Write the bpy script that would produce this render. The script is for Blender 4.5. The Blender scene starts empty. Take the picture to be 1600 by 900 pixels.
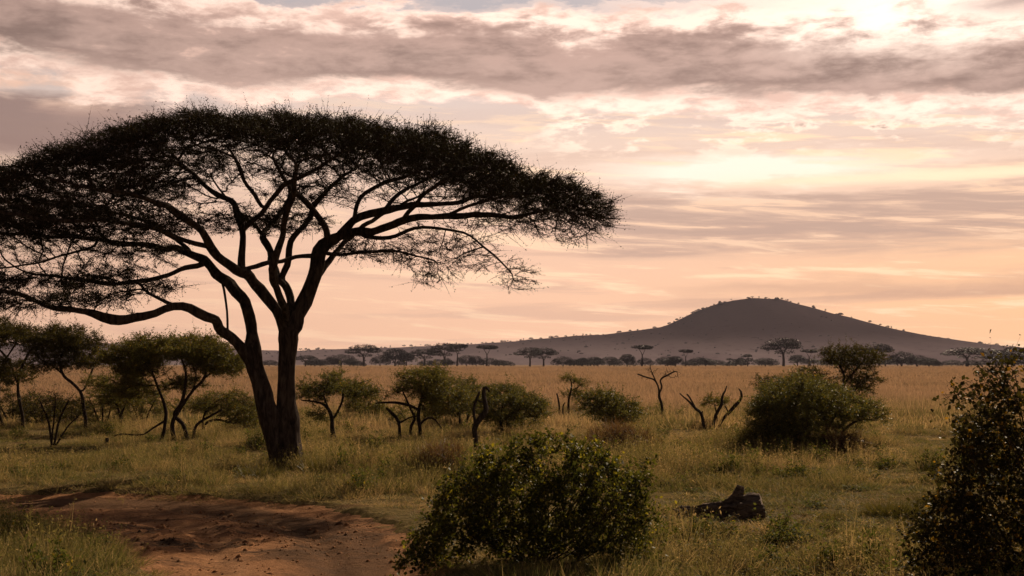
import bpy, math, random
import numpy as np
from mathutils import Vector

random.seed(7)
RNG = np.random.default_rng(11)
scene = bpy.context.scene
COL = scene.collection
R = math.radians

# ------------------------------------------------------------------ camera
CAM_H, F, HOR = 2.6, 2000.0, 567.0
PITCH = math.atan((HOR - 450) / F)
cam_data = bpy.data.cameras.new('camera')
cam_data.lens = 45.0
cam_data.sensor_width = 36.0
cam_data.clip_start = 0.1
cam_data.clip_end = 30000
cam = bpy.data.objects.new('camera', cam_data)
COL.objects.link(cam)
cam.location = (0, 0, CAM_H)
cam.rotation_euler = (R(90) + PITCH, 0, 0)
scene.camera = cam

SUN_AZ, SUN_EL = R(28), R(29)          # to the right of the view direction, above the horizon

# ------------------------------------------------------------------ node maths helper
class S:
    """a socket with arithmetic"""
    def __init__(s, nt, sock): s.nt, s.k = nt, sock
    def _op(s, op, *a, clamp=False):
        n = s.nt.nodes.new('ShaderNodeMath'); n.operation = op; n.use_clamp = clamp
        for i, v in enumerate((s,) + a):
            if isinstance(v, S): s.nt.links.new(v.k, n.inputs[i])
            else: n.inputs[i].default_value = v
        return S(s.nt, n.outputs[0])
    def __add__(s, o): return s._op('ADD', o)
    __radd__ = __add__
    def __mul__(s, o): return s._op('MULTIPLY', o)
    __rmul__ = __mul__
    def __sub__(s, o): return s._op('SUBTRACT', o)
    def __rsub__(s, o): return (s * -1.0) + o
    def __truediv__(s, o): return s._op('DIVIDE', o)
    def abs(s): return s._op('ABSOLUTE')
    def clamp(s): return s._op('ADD', 0.0, clamp=True)
    def ss(s, a, b):
        """smoothstep from a (0) to b (1)"""
        n = s.nt.nodes.new('ShaderNodeMapRange'); n.interpolation_type = 'SMOOTHSTEP'
        s.nt.links.new(s.k, n.inputs[0])
        n.inputs[1].default_value, n.inputs[2].default_value = (a, b) if a < b else (b, a)
        n.inputs[3].default_value, n.inputs[4].default_value = (0, 1) if a < b else (1, 0)
        return S(s.nt, n.outputs[0])
    def gauss(s, c, w):
        d = (s - c) / w
        return (d * d * -1.0)._op('EXPONENT')

def xyz(nt, a, b, c):
    n = nt.nodes.new('ShaderNodeCombineXYZ')
    for i, v in enumerate((a, b, c)):
        if isinstance(v, S): nt.links.new(v.k, n.inputs[i])
        else: n.inputs[i].default_value = v
    return n.outputs[0]

def noise(nt, vec, scale, detail=6.0, rough=0.55, dist=0.0):
    n = nt.nodes.new('ShaderNodeTexNoise')
    n.inputs['Scale'].default_value = scale
    n.inputs['Detail'].default_value = detail
    n.inputs['Roughness'].default_value = rough
    n.inputs['Distortion'].default_value = dist
    nt.links.new(vec, n.inputs['Vector'])
    return S(nt, n.outputs[0])

def mix(nt, f, a, b, blend='MIX'):
    n = nt.nodes.new('ShaderNodeMix'); n.data_type = 'RGBA'; n.blend_type = blend
    for sock, v in ((n.inputs[0], f), (n.inputs[6], a), (n.inputs[7], b)):
        if isinstance(v, S): nt.links.new(v.k, sock)
        elif isinstance(v, bpy.types.NodeSocket): nt.links.new(v, sock)
        elif isinstance(v, (int, float)): sock.default_value = v
        else: sock.default_value = (*v, 1)
    return n.outputs[2]

def ramp(nt, f, stops):
    n = nt.nodes.new('ShaderNodeValToRGB')
    nt.links.new(f.k, n.inputs[0])
    e = n.color_ramp.elements
    while len(e) > 2: e.remove(e[-1])
    for i, (p, c) in enumerate(stops):
        x = e[i] if i < 2 else e.new(p)
        x.position = p; x.color = (*c, 1)
    return n.outputs[0]

# ------------------------------------------------------------------ sky
world = bpy.data.worlds.new('World'); scene.world = world; world.use_nodes = True
def build_sky():
    nt = world.node_tree; nt.nodes.clear()
    out = nt.nodes.new('ShaderNodeOutputWorld')
    bg = nt.nodes.new('ShaderNodeBackground')
    nt.links.new(bg.outputs[0], out.inputs[0])
    tc = nt.nodes.new('ShaderNodeTexCoord')
    sep = nt.nodes.new('ShaderNodeSeparateXYZ'); nt.links.new(tc.outputs['Generated'], sep.inputs[0])
    x, y, z = (S(nt, sep.outputs[i]) for i in range(3))
    az = x._op('ARCTAN2', y)
    el = z._op('ARCSINE')
    A = az * 2000.0 ; E = el * 2000.0
    sky = nt.nodes.new('ShaderNodeTexSky'); sky.sky_type = 'NISHITA'; sky.sun_disc = False
    sky.sun_elevation = SUN_EL; sky.sun_rotation = SUN_AZ
    sky.air_density = 1.0; sky.dust_density = 3.0; sky.ozone_density = 1.0
    clear = mix(nt, 1.0, sky.outputs[0], (0.105, 0.088, 0.08), 'MULTIPLY')
    # noise fields over the dome
    big = noise(nt, xyz(nt, az * 2.0, el * 9.0, 0.3), 1.6, 4)
    puff = noise(nt, xyz(nt, az * 2.2, el * 7.0, 1.7), 4.2, 9, 0.6, 0.25)
    fine = noise(nt, xyz(nt, az * 2.0, el * 6.0, 5.0), 13.0, 7, 0.62, 0.2)
    streak = noise(nt, xyz(nt, az * 1.3, el * 18.0, 9.0), 3.0, 7, 0.55, 0.4)
    streak2 = noise(nt, xyz(nt, az * 2.0, el * 22.0 + az * 1.2, 3.0), 5.5, 7, 0.6, 0.3)
    Ew = E + (big - 0.5) * 80.0 + (puff - 0.5) * 100.0 + (fine - 0.5) * 46.0
    Es = E + (streak - 0.5) * 60.0 + (big - 0.5) * 40.0
    base = ramp(nt, (Es / 900.0).clamp(), [
        (0.0, (0.91, 0.60, 0.43)), (0.10, (0.90, 0.61, 0.455)), (0.22, (0.84, 0.60, 0.48)), (0.36, (0.82, 0.65, 0.565)),
        (0.45, (0.74, 0.63, 0.60)), (0.60, (0.50, 0.46, 0.49)), (0.75, (0.34, 0.34, 0.38)), (1.0, (0.16, 0.165, 0.19))])
    c = mix(nt, E.ss(430, 640) * 0.5, base, clear)
    c = mix(nt, A.gauss(900, 560) * E.ss(330, 40) * 0.6, c, (1.02, 0.64, 0.34))
    # thin streaks
    dk = streak.ss(0.47, 0.62) * E.ss(480, 250)
    c = mix(nt, dk * 0.36, c, (0.60, 0.41, 0.34))
    st = streak2.ss(0.50, 0.64) * E.ss(500, 320)
    c = mix(nt, st * (A.ss(-900, 500) * 0.55 + 0.15), c, (1.05, 0.80, 0.58))
    # broad mauve bank on the right half at mid height
    e2 = E + (big - 0.5) * 50.0 + (streak - 0.5) * 70.0 + (fine - 0.5) * 24.0
    b2 = e2.ss(268, 252) * e2.ss(150, 205) * A.ss(40, 200)
    c = mix(nt, b2 * (0.45 + (streak2.ss(0.54, 0.40)) * 0.33), c, (0.52, 0.39, 0.345))
    c = mix(nt, b2 * streak2.ss(0.52, 0.62) * 0.6, c, (0.95, 0.68, 0.52))
    b2c = e2.gauss(112, 13) * A.ss(150, 420)
    c = mix(nt, b2c * 0.4, c, (0.52, 0.34, 0.28))
    # mauve patch low on the left
    e3 = E + (puff - 0.5) * 60.0 + (streak - 0.5) * 50.0 + (fine - 0.5) * 20.0
    b3 = e3.ss(400, 375) * e3.ss(290, 320) * A.ss(-400, -640)
    c = mix(nt, b3 * 0.85, c, (0.36, 0.255, 0.24))
    # bright bars
    b4 = (E + (streak2 - 0.5) * 60.0 + (fine - 0.5) * 40.0).gauss(293, 22) * A.gauss(370, 190)
    c = mix(nt, (b4 * 1.5).clamp(), c, (1.03, 0.89, 0.80))
    b5 = (E + (streak - 0.5) * 50.0).gauss(280, 11) * A.ss(200, 500)
    c = mix(nt, b5 * 0.85, c, (1.1, 0.84, 0.64))
    # a row of puffs under the bank, right half
    pf = (puff * 0.8 + fine * 0.6).ss(0.70, 0.80) * (E.gauss(372, 48) * A.ss(-60, 200) * 1.5).clamp()
    c = mix(nt, pf, c, (1.12, 0.93, 0.80))
    pd = (puff * 0.7 + fine * 0.6).ss(0.70, 0.78) * (E + 10).gauss(368, 22) * A.ss(60, 300)
    c = mix(nt, pd * 0.85, c, (0.46, 0.33, 0.30))
    # left: bright cloud edges below the bank
    pl = (puff * 0.8 + streak * 0.5).ss(0.60, 0.74) * (E.gauss(415, 34) * 1.4).clamp() * A.ss(-100, -500)
    c = mix(nt, pl * 0.9, c, (0.95, 0.66, 0.53))
    # the long mauve bank: rim of lit edges round a dim core
    Ec = Ew - (A * -0.035 + 468.0)
    body = Ec.ss(82, 70) * Ec.ss(-84, -66)
    lit = mix(nt, fine.ss(0.35, 0.6), (0.80, 0.58, 0.51), (1.12, 0.90, 0.80))
    c = mix(nt, body * 0.95, c, lit)
    core = (Ec + (fine - 0.5) * 40.0).ss(60, 26) * (Ec + (fine - 0.5) * 30.0).ss(-62, -34)
    bankc = mix(nt, (puff * 1.1 + fine * 0.6).ss(0.62, 1.02), (0.315, 0.232, 0.212), (0.56, 0.415, 0.375))
    bankc = mix(nt, (Ec + (fine - 0.5) * 60.0).ss(-16, 40) * 0.55, bankc, (0.56, 0.40, 0.36))
    c = mix(nt, core * 0.95, c, bankc)
    br = (fine * 0.6 + puff * 0.5).ss(0.62, 0.70) * (Ec - 10).gauss(0, 60)
    c = mix(nt, br * A.ss(0, -500) * 0.6, c, (0.85, 0.62, 0.54))
    c = mix(nt, (Ec + (fine - 0.5) * 30.0).ss(84, 96) * A.gauss(-20, 430) * 0.85, c, (0.49, 0.47, 0.51))
    # white cloud near the sun, upper right
    g = ((Ew - 522) / 50.0); h = (A - 600) / 170.0
    gl = ((g * g + h * h) * -1.0)._op('EXPONENT')
    c = mix(nt, (gl * ((puff * .6 + fine * .6).ss(0.42, 0.66) * .9 + .25)).clamp(), c, (1.22, 1.05, 0.95))
    gd = (E + (fine - 0.5) * 40.0 + (puff - 0.5) * 40.0).gauss(522, 14) * A.gauss(770, 90)
    c = mix(nt, gd * 0.8, c, (0.45, 0.35, 0.34))
    # upper clouds out of frame and near the top edge
    tp = (puff * 0.7 + big * 0.5).ss(0.56, 0.72) * E.ss(570, 640)
    c = mix(nt, tp * 0.6, c, mix(nt, fine, (0.30, 0.26, 0.27), (0.8, 0.68, 0.63)))
    # overall level: brighter on the sun's side, the sky overhead and behind is dim
    caz = az._op('SUBTRACT', 0.5)._op('COSINE')
    side = (caz * 0.5 + 0.5).ss(0.0, 0.98) * 0.80 + 0.20
    zen = E.ss(1500, 620) * 0.62 + 0.38
    lefts = A.ss(-1000, 100) * 0.16 + 0.87
    lvl = side * zen * lefts
    gm = nt.nodes.new('ShaderNodeGamma'); gm.inputs[1].default_value = 1.2; nt.links.new(c, gm.inputs[0])
    c = mix(nt, 1.0, gm.outputs[0], (1.15, 1.10, 1.03), 'MULTIPLY')
    m = nt.nodes.new('ShaderNodeVectorMath'); m.operation = 'SCALE'
    nt.links.new(c, m.inputs[0]); nt.links.new(lvl.k, m.inputs['Scale'])
    # below the horizon: dull ground glow
    c2 = mix(nt, E.ss(-10, -60), m.outputs[0], (0.10, 0.07, 0.05))
    nt.links.new(c2, bg.inputs['Color'])
    bg.inputs['Strength'].default_value = 1.0
build_sky()

sun_data = bpy.data.lights.new('sun', 'SUN')
sun_data.energy = 5.0; sun_data.angle = R(0.6); sun_data.color = (1.0, 0.80, 0.56)
sun = bpy.data.objects.new('sun', sun_data); COL.objects.link(sun)
sd = Vector((math.sin(SUN_AZ) * math.cos(SUN_EL), math.cos(SUN_AZ) * math.cos(SUN_EL), math.sin(SUN_EL)))
sun.rotation_euler = sd.to_track_quat('Z', 'Y').to_euler()
sun.location = (20, 20, 30)

scene.view_settings.view_transform = 'Standard'
scene.view_settings.look = 'None'
scene.view_settings.exposure = 0.06
scene.view_settings.gamma = 1.0
cy = scene.cycles
scene.render.engine = 'CYCLES'
cy.max_bounces = 5; cy.diffuse_bounces = 2; cy.glossy_bounces = 1; cy.transmission_bounces = 3; cy.volume_bounces = 0
cy.transparent_max_bounces = 4
cy.use_denoising = True
cy.sample_clamp_indirect = 3.0

# ------------------------------------------------------------------ picture <-> place
def ray(u, v):
    a = 450 - v
    return np.array([u - 800, F * math.cos(PITCH) - a * math.sin(PITCH), F * math.sin(PITCH) + a * math.cos(PITCH)])
def P(u, v, Y):
    d = ray(u, v); p = d * (Y / d[1]); return np.array([p[0], p[1], p[2] + CAM_H])
def YG(v): 
    d = ray(800, v); return d[1] * CAM_H / -d[2]
def G(u, v):
    p = P(u, v, YG(v)); return p

# ------------------------------------------------------------------ value noise (numpy)
_perm = RNG.random((256, 256))
def vnoise(x, y):
    xi = np.floor(x).astype(int); yi = np.floor(y).astype(int)
    fx = x - xi; fy = y - yi
    fx = fx * fx * (3 - 2 * fx); fy = fy * fy * (3 - 2 * fy)
    a = _perm[xi & 255, yi & 255]; b = _perm[(xi + 1) & 255, yi & 255]
    c = _perm[xi & 255, (yi + 1) & 255]; d = _perm[(xi + 1) & 255, (yi + 1) & 255]
    return (a * (1 - fx) + b * fx) * (1 - fy) + (c * (1 - fx) + d * fx) * fy
def fbm(x, y, o=4):
    s = 0; a = 0.5; t = 0
    for i in range(o):
        s = s + a * vnoise(x * 2 ** i + 17.3 * i, y * 2 ** i + 5.1 * i); t += a; a *= 0.5
    return s / t

# the dirt track: two outlines in plan
_far = [(-330, 760), (-160, 763), (0, 767), (150, 766), (290, 769), (390, 776), (480, 786), (560, 800), (620, 820), (660, 848), (682, 880), (692, 915), (700, 970), (705, 1100)]
_near = [(265, 1100), (272, 960), (268, 905), (245, 880), (200, 858), (150, 842), (95, 826), (40, 812), (0, 806), (-150, 795), (-330, 790)]
TRACK = np.array([G(u, v)[:2] for u, v in _far + _near])
def sdn(x, y):
    """ragged edge of the track, positive inside"""
    return track_sd(x, y) + (fbm(np.asarray(x) * 0.9, np.asarray(y) * 0.9 + 9, 3) - 0.5) * 0.8 + (fbm(np.asarray(x) * 3.6, np.asarray(y) * 3.6 + 2, 2) - 0.5) * 0.5
def track_sd(x, y):
    """signed distance to the outline, positive inside"""
    x = np.asarray(x, float); y = np.asarray(y, float)
    n = len(TRACK); d = np.full(x.shape, 1e9); ins = np.zeros(x.shape, bool)
    for i in range(n):
        a = TRACK[i]; b = TRACK[(i + 1) % n]; e = b - a
        t = np.clip(((x - a[0]) * e[0] + (y - a[1]) * e[1]) / (e @ e), 0, 1)
        d = np.minimum(d, np.hypot(x - a[0] - t * e[0], y - a[1] - t * e[1]))
        c = ((a[1] > y) != (b[1] > y))
        xx = a[0] + (y - a[1]) / (b[1] - a[1] + 1e-12) * e[0]
        ins ^= c & (x < xx)
    return np.where(ins, d, -d)
N_FAR = len(_far)
def far_edge(x, y):
    d = np.full(np.shape(x), 1e9)
    for i in range(N_FAR - 1):
        a = TRACK[i]; e = TRACK[i + 1] - a
        t = np.clip(((x - a[0]) * e[0] + (y - a[1]) * e[1]) / (e @ e), 0, 1)
        d = np.minimum(d, np.hypot(x - a[0] - t * e[0], y - a[1] - t * e[1]))
    return d
def gz(x, y):
    x = np.asarray(x, float); y = np.asarray(y, float)
    near = np.clip((90 - y) / 50, 0, 1)
    z = (fbm(x * 0.12, y * 0.12, 3) - 0.5) * 0.26 * near + (fbm(x * 0.8 + 40, y * 0.8, 3) - 0.5) * 0.10 * near
    s = sdn(x, y)
    inside = np.clip(s / 0.5 + 0.5, 0, 1)
    df = far_edge(x, y)
    berm = np.clip((0.75 - s) / 1.5, 0, 1) ** 1.2 * np.exp(-(np.maximum(-s - .6, 0) / 2.0) ** 2) * np.clip((np.abs(s) + 1.4 - df) / .8, 0, 1)
    return z * (1 - 0.6 * inside) - 0.24 * inside + 0.05 * berm

# ------------------------------------------------------------------ mesh building from arrays
def make_mesh(name, V, faces, mats, smooth=False, midx=None):
    """faces: list of int arrays (n,k)"""
    me = bpy.data.meshes.new(name)
    V = np.asarray(V, np.float32)
    me.vertices.add(len(V)); me.vertices.foreach_set('co', V.ravel())
    loops = np.concatenate([f.ravel() for f in faces]).astype(np.int32)
    tot = np.concatenate([np.full(len(f), f.shape[1], np.int32) for f in faces])
    start = np.concatenate([[0], np.cumsum(tot)[:-1]]).astype(np.int32)
    me.loops.add(len(loops)); me.loops.foreach_set('vertex_index', loops)
    me.polygons.add(len(tot)); me.polygons.foreach_set('loop_start', start); me.polygons.foreach_set('loop_total', tot)
    if smooth: me.polygons.foreach_set('use_smooth', np.ones(len(tot), bool))
    for m in (mats if isinstance(mats, (list, tuple)) else [mats]): me.materials.append(m)
    if midx is not None: me.polygons.foreach_set('material_index', np.asarray(midx, np.int32))
    me.update(); me.validate()
    return me
def link(name, me, parent=None, loc=None):
    o = bpy.data.objects.new(name, me); COL.objects.link(o)
    if parent: o.parent = parent
    if loc is not None: o.location = loc
    return o
def tag(o, label=None, cat=None, group=None, kind=None):
    if label: o['label'] = label
    if cat: o['category'] = cat
    if group: o['group'] = group
    if kind: o['kind'] = kind
    return o
def empty(name, loc, label, cat, group=None):
    o = bpy.data.objects.new(name, None); COL.objects.link(o); o.location = loc
    o.empty_display_size = 0.3
    return tag(o, label, cat, group)

class Geo:
    """collects vertices and faces"""
    def __init__(s): s.V = []; s.F = []; s.M = []; s.n = 0
    def add(s, V, faces, m=0):
        V = np.asarray(V, float).reshape(-1, 3)
        for f in faces:
            f = np.asarray(f, int); s.F.append(f + s.n); s.M.append(np.full(len(f), m))
        s.V.append(V); s.n += len(V)
    def mesh(s, name, mats, smooth=False):
        # faces of one size together keep the index order equal to the material order
        return make_mesh(name, np.concatenate(s.V), s.F, mats, smooth, np.concatenate(s.M))

def tube(geo, pts, rad, sides, m=0, lump=0.0, cap=True):
    pts = np.asarray(pts, float); rad = np.asarray(rad, float); n = len(pts)
    T = np.gradient(pts, axis=0); T /= np.linalg.norm(T, axis=1)[:, None] + 1e-9
    a = np.array([1.0, 0, 0]) if abs(T[0, 0]) < 0.8 else np.array([0, 1.0, 0])
    u = np.cross(T[0], a); u /= np.linalg.norm(u)
    ang = np.arange(sides) * 2 * math.pi / sides
    U = np.empty((n, 3)); 
    for i in range(n):
        u = u - T[i] * (u @ T[i]); u /= np.linalg.norm(u) + 1e-9; U[i] = u
    W = np.cross(T, U)
    rr = rad[:, None] * np.ones((1, sides))
    if lump:
        ph = pts[0, 0] * 3
        k = np.cumsum(np.linalg.norm(np.diff(pts, axis=0, prepend=pts[:1]), axis=1))
        tw = k[:, None] * 0.25
        rr = rr * (1 + lump * (np.sin(ang[None] * 3 + ph + tw) * 0.5 + np.sin(ang[None] * 5 + 2 * ph - tw * 1.4) * 0.35
                   + (vnoise(ang[None] * 2.5 + ph + 50, k[:, None] * 3 + 0 * ang[None]) - 0.5) * 1.4))
    V = pts[:, None] + rr[..., None] * (U[:, None] * np.cos(ang)[None, :, None] + W[:, None] * np.sin(ang)[None, :, None])
    i = np.arange(n - 1)[:, None] * sides; j = np.arange(sides)[None]; j2 = (j + 1) % sides
    q = np.stack([i + j, i + j2, i + sides + j2, i + sides + j], -1).reshape(-1, 4)
    fs = [q]
    if cap: fs.append(((n - 1) * sides + np.arange(sides))[None]) ; fs.append(np.arange(sides)[::-1][None])
    geo.add(V.reshape(-1, 3), fs, m)

def unit(v): return v / (np.linalg.norm(v, axis=-1, keepdims=True) + 1e-9)
def rand_dirs(n): return unit(RNG.normal(size=(n, 3)))

def strips(geo, p, d, l, w, m=0, droop=0.0):
    """thin bent twigs or blades: p start, d direction, l length, w width"""
    n = len(p); s = unit(np.cross(d, rand_dirs(n)))
    bend = rand_dirs(n) * 0.22; bend[:, 2] -= droop
    l = np.asarray(l)[:, None]; w = np.asarray(w)[:, None]
    mid = p + d * l * 0.5 + bend * l * 0.35; tip = p + d * l + bend * l
    V = np.stack([p - s * w / 2, p + s * w / 2, mid + s * w * 0.4, mid - s * w * 0.4, tip], 1).reshape(-1, 3)
    k = np.arange(n)[:, None] * 5
    geo.add(V, [k + np.array([[0, 1, 2, 3]]), k + np.array([[3, 2, 4]])], m)
    return mid, tip

def leaves(geo, p, size, m=0, aspect=0.5, up=0.3, dirs=None):
    n = len(p); d = rand_dirs(n) if dirs is None else unit(dirs + rand_dirs(n) * 0.7)
    nrm = rand_dirs(n); nrm[:, 2] += up; s = unit(np.cross(d, nrm)); nn = np.cross(s, d)
    z = (size * RNG.uniform(0.4, 1.55, n))[:, None]
    V = np.stack([p, p + d * z * 0.5 + s * z * aspect / 2 + nn * z * 0.08, p + d * z, p + d * z * 0.5 - s * z * aspect / 2 + nn * z * 0.08], 1).reshape(-1, 3)
    k = np.arange(n)[:, None] * 4
    geo.add(V, [k + np.array([[0, 1, 2]]), k + np.array([[0, 2, 3]])], m)

# ------------------------------------------------------------------ materials
def mat_base(name):
    m = bpy.data.materials.new(name); m.use_nodes = True
    nt = m.node_tree; nt.nodes.clear()
    out = nt.nodes.new('ShaderNodeOutputMaterial')
    return m, nt, out
def leaf_mat(name, dark, light, odd=None, odd_amt=0.06, trans=0.45, gloss=0.06, patch=0.6, trans_tint=(1.3, 1.2, 0.6), rough=0.45):
    m, nt, out = mat_base(name)
    geo = nt.nodes.new('ShaderNodeNewGeometry')
    rnd = S(nt, geo.outputs['Random Per Island'])
    pn = noise(nt, geo.outputs['Position'], patch * 2, 3)
    f = (rnd * 0.55 + pn.ss(0.35, 0.65) * 0.45)
    c = mix(nt, f, dark, light)
    if odd is not None:
        r2 = (rnd * 71.0)._op('FRACT')
        c = mix(nt, r2.ss(1 - odd_amt * 1.1, 1 - odd_amt * 0.9), c, odd)
    pr = nt.nodes.new('ShaderNodeBsdfPrincipled')
    nt.links.new(c, pr.inputs['Base Color']); pr.inputs['Roughness'].default_value = rough
    pr.inputs['Specular IOR Level'].default_value = gloss
    tr = nt.nodes.new('ShaderNodeBsdfTranslucent')
    nt.links.new(mix(nt, 1.0, c, trans_tint, 'MULTIPLY'), tr.inputs[0])
    mx = nt.nodes.new('ShaderNodeMixShader'); mx.inputs[0].default_value = trans
    nt.links.new(pr.outputs[0], mx.inputs[1]); nt.links.new(tr.outputs[0], mx.inputs[2])
    nt.links.new(mx.outputs[0], out.inputs[0])
    return m
def bark_mat(name, dark, light, scale=6.0, bump=0.6, grain=(1, 1, 0.22)):
    m, nt, out = mat_base(name)
    geo = nt.nodes.new('ShaderNodeNewGeometry')
    mp = nt.nodes.new('ShaderNodeMapping'); mp.inputs['Scale'].default_value = grain
    nt.links.new(geo.outputs['Position'], mp.inputs[0])
    n = noise(nt, mp.outputs[0], scale * 2, 8, 0.65, 0.6)
    n2 = noise(nt, geo.outputs['Position'], scale * 0.5, 3)
    c = mix(nt, n.ss(0.35, 0.68) * 0.75 + n2 * 0.25, dark, light)
    pr = nt.nodes.new('ShaderNodeBsdfPrincipled'); pr.inputs['Roughness'].default_value = 0.9
    pr.inputs['Specular IOR Level'].default_value = 0.02
    nt.links.new(c, pr.inputs['Base Color'])
    b = nt.nodes.new('ShaderNodeBump'); b.inputs['Strength'].default_value = bump; b.inputs['Distance'].default_value = 0.08
    nt.links.new(n.k, b.inputs['Height']); nt.links.new(b.outputs[0], pr.inputs['Normal'])
    nt.links.new(pr.outputs[0], out.inputs[0])
    return m
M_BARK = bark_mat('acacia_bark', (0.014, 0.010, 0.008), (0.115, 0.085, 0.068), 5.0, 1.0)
M_BARK2 = bark_mat('scrub_bark', (0.02, 0.015, 0.012), (0.07, 0.052, 0.042), 14)
M_TWIG = bark_mat('twig_bark', (0.028, 0.020, 0.014), (0.085, 0.060, 0.042), 20, 0.0)
M_DEAD = bark_mat('dead_wood', (0.02, 0.016, 0.014), (0.09, 0.07, 0.058), 12)
M_LOG = bark_mat('weathered_log', (0.035, 0.026, 0.021), (0.30, 0.225, 0.18), 7, 1.0, (0.16, 1, 1))
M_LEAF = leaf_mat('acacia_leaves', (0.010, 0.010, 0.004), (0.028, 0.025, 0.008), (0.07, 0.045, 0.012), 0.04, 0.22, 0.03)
M_LEAF3 = leaf_mat('dark_scrub_leaves', (0.030, 0.030, 0.010), (0.085, 0.072, 0.024), (0.13, 0.08, 0.02), 0.06, 0.4, 0.05)
M_LEAF2 = leaf_mat('scrub_leaves', (0.065, 0.066, 0.022), (0.15, 0.135, 0.050), (0.20, 0.12, 0.035), 0.07, 0.45)
M_LEAFG = leaf_mat('green_bush_leaves', (0.056, 0.060, 0.024), (0.13, 0.122, 0.048), (0.26, 0.17, 0.03), 0.04, 0.45)
M_BUSH = leaf_mat('broad_bush_leaves', (0.034, 0.042, 0.012), (0.105, 0.105, 0.028), (0.26, 0.22, 0.03), 0.09, 0.45, 0.10, 1.5, rough=0.55)
M_BUSHD = leaf_mat('dark_bush_leaves', (0.022, 0.022, 0.009), (0.060, 0.050, 0.018), (0.30, 0.17, 0.03), 0.08, 0.40, 0.10, 1.5, rough=0.55)
M_DRY = leaf_mat('dry_brown_twigs', (0.065, 0.038, 0.025), (0.19, 0.11, 0.07), None, 0, 0.35, 0.15)
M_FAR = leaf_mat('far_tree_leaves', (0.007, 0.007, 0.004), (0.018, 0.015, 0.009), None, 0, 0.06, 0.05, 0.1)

# ------------------------------------------------------------------ trees
def catmull(pts, step):
    pts = np.asarray(pts, float)
    if len(pts) < 3:
        n = max(2, int(np.linalg.norm(pts[-1, :3] - pts[0, :3]) / step) + 1)
        t = np.linspace(0, 1, n)[:, None]; return pts[0] * (1 - t) + pts[-1] * t
    Q = np.vstack([2 * pts[0] - pts[1], pts, 2 * pts[-1] - pts[-2]]); out = []
    for i in range(1, len(Q) - 2):
        n = max(1, int(round(np.linalg.norm(Q[i + 1, :3] - Q[i, :3]) / step)))
        for t in np.arange(n) / n:
            out.append(0.5 * ((2 * Q[i]) + (-Q[i - 1] + Q[i + 1]) * t + (2 * Q[i - 1] - 5 * Q[i] + 4 * Q[i + 1] - Q[i + 2]) * t * t
                              + (-Q[i - 1] + 3 * Q[i] - 3 * Q[i + 1] + Q[i + 2]) * t ** 3))
    out.append(pts[-1]); return np.array(out)

def colonize(pos, par, att, D, dk, iters=120, trop=(0, 0, 0), jit=0.25, skip=0.0):
    pos = [np.asarray(p, float) for p in pos]; par = list(par)
    N = np.array(pos); att = np.asarray(att)
    ok = np.ones(len(att), bool)
    nd = np.full(len(att), 1e9); ni = np.zeros(len(att), int)
    def upd(new, off):
        for c in range(0, len(new), 400):
            blk = new[c:c + 400]
            d = np.linalg.norm(att[:, None] - blk[None], axis=2)
            j = d.argmin(1); dm = d[np.arange(len(att)), j]
            b = dm < nd; nd[b] = dm[b]; ni[b] = j[b] + off + c
    upd(N, 0)
    if skip:   # the lowest part of the stems sends out no shoots
        pass
    trop = np.array(trop)
    for it in range(iters):
        keep = nd > dk
        att = att[keep]; nd = nd[keep]; ni = ni[keep]
        if not len(att): break
        dirs = unit(att - N[ni]); acc = np.zeros_like(N); np.add.at(acc, ni, dirs)
        cnt = np.bincount(ni, minlength=len(N)); g = np.nonzero(cnt)[0]
        d = unit(unit(acc[g]) + trop + RNG.normal(size=(len(g), 3)) * jit)
        new = N[g] + d * D
        off = len(N); par += list(g); N = np.vstack([N, new]); upd(new, off)
    return N, np.array(par)

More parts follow.
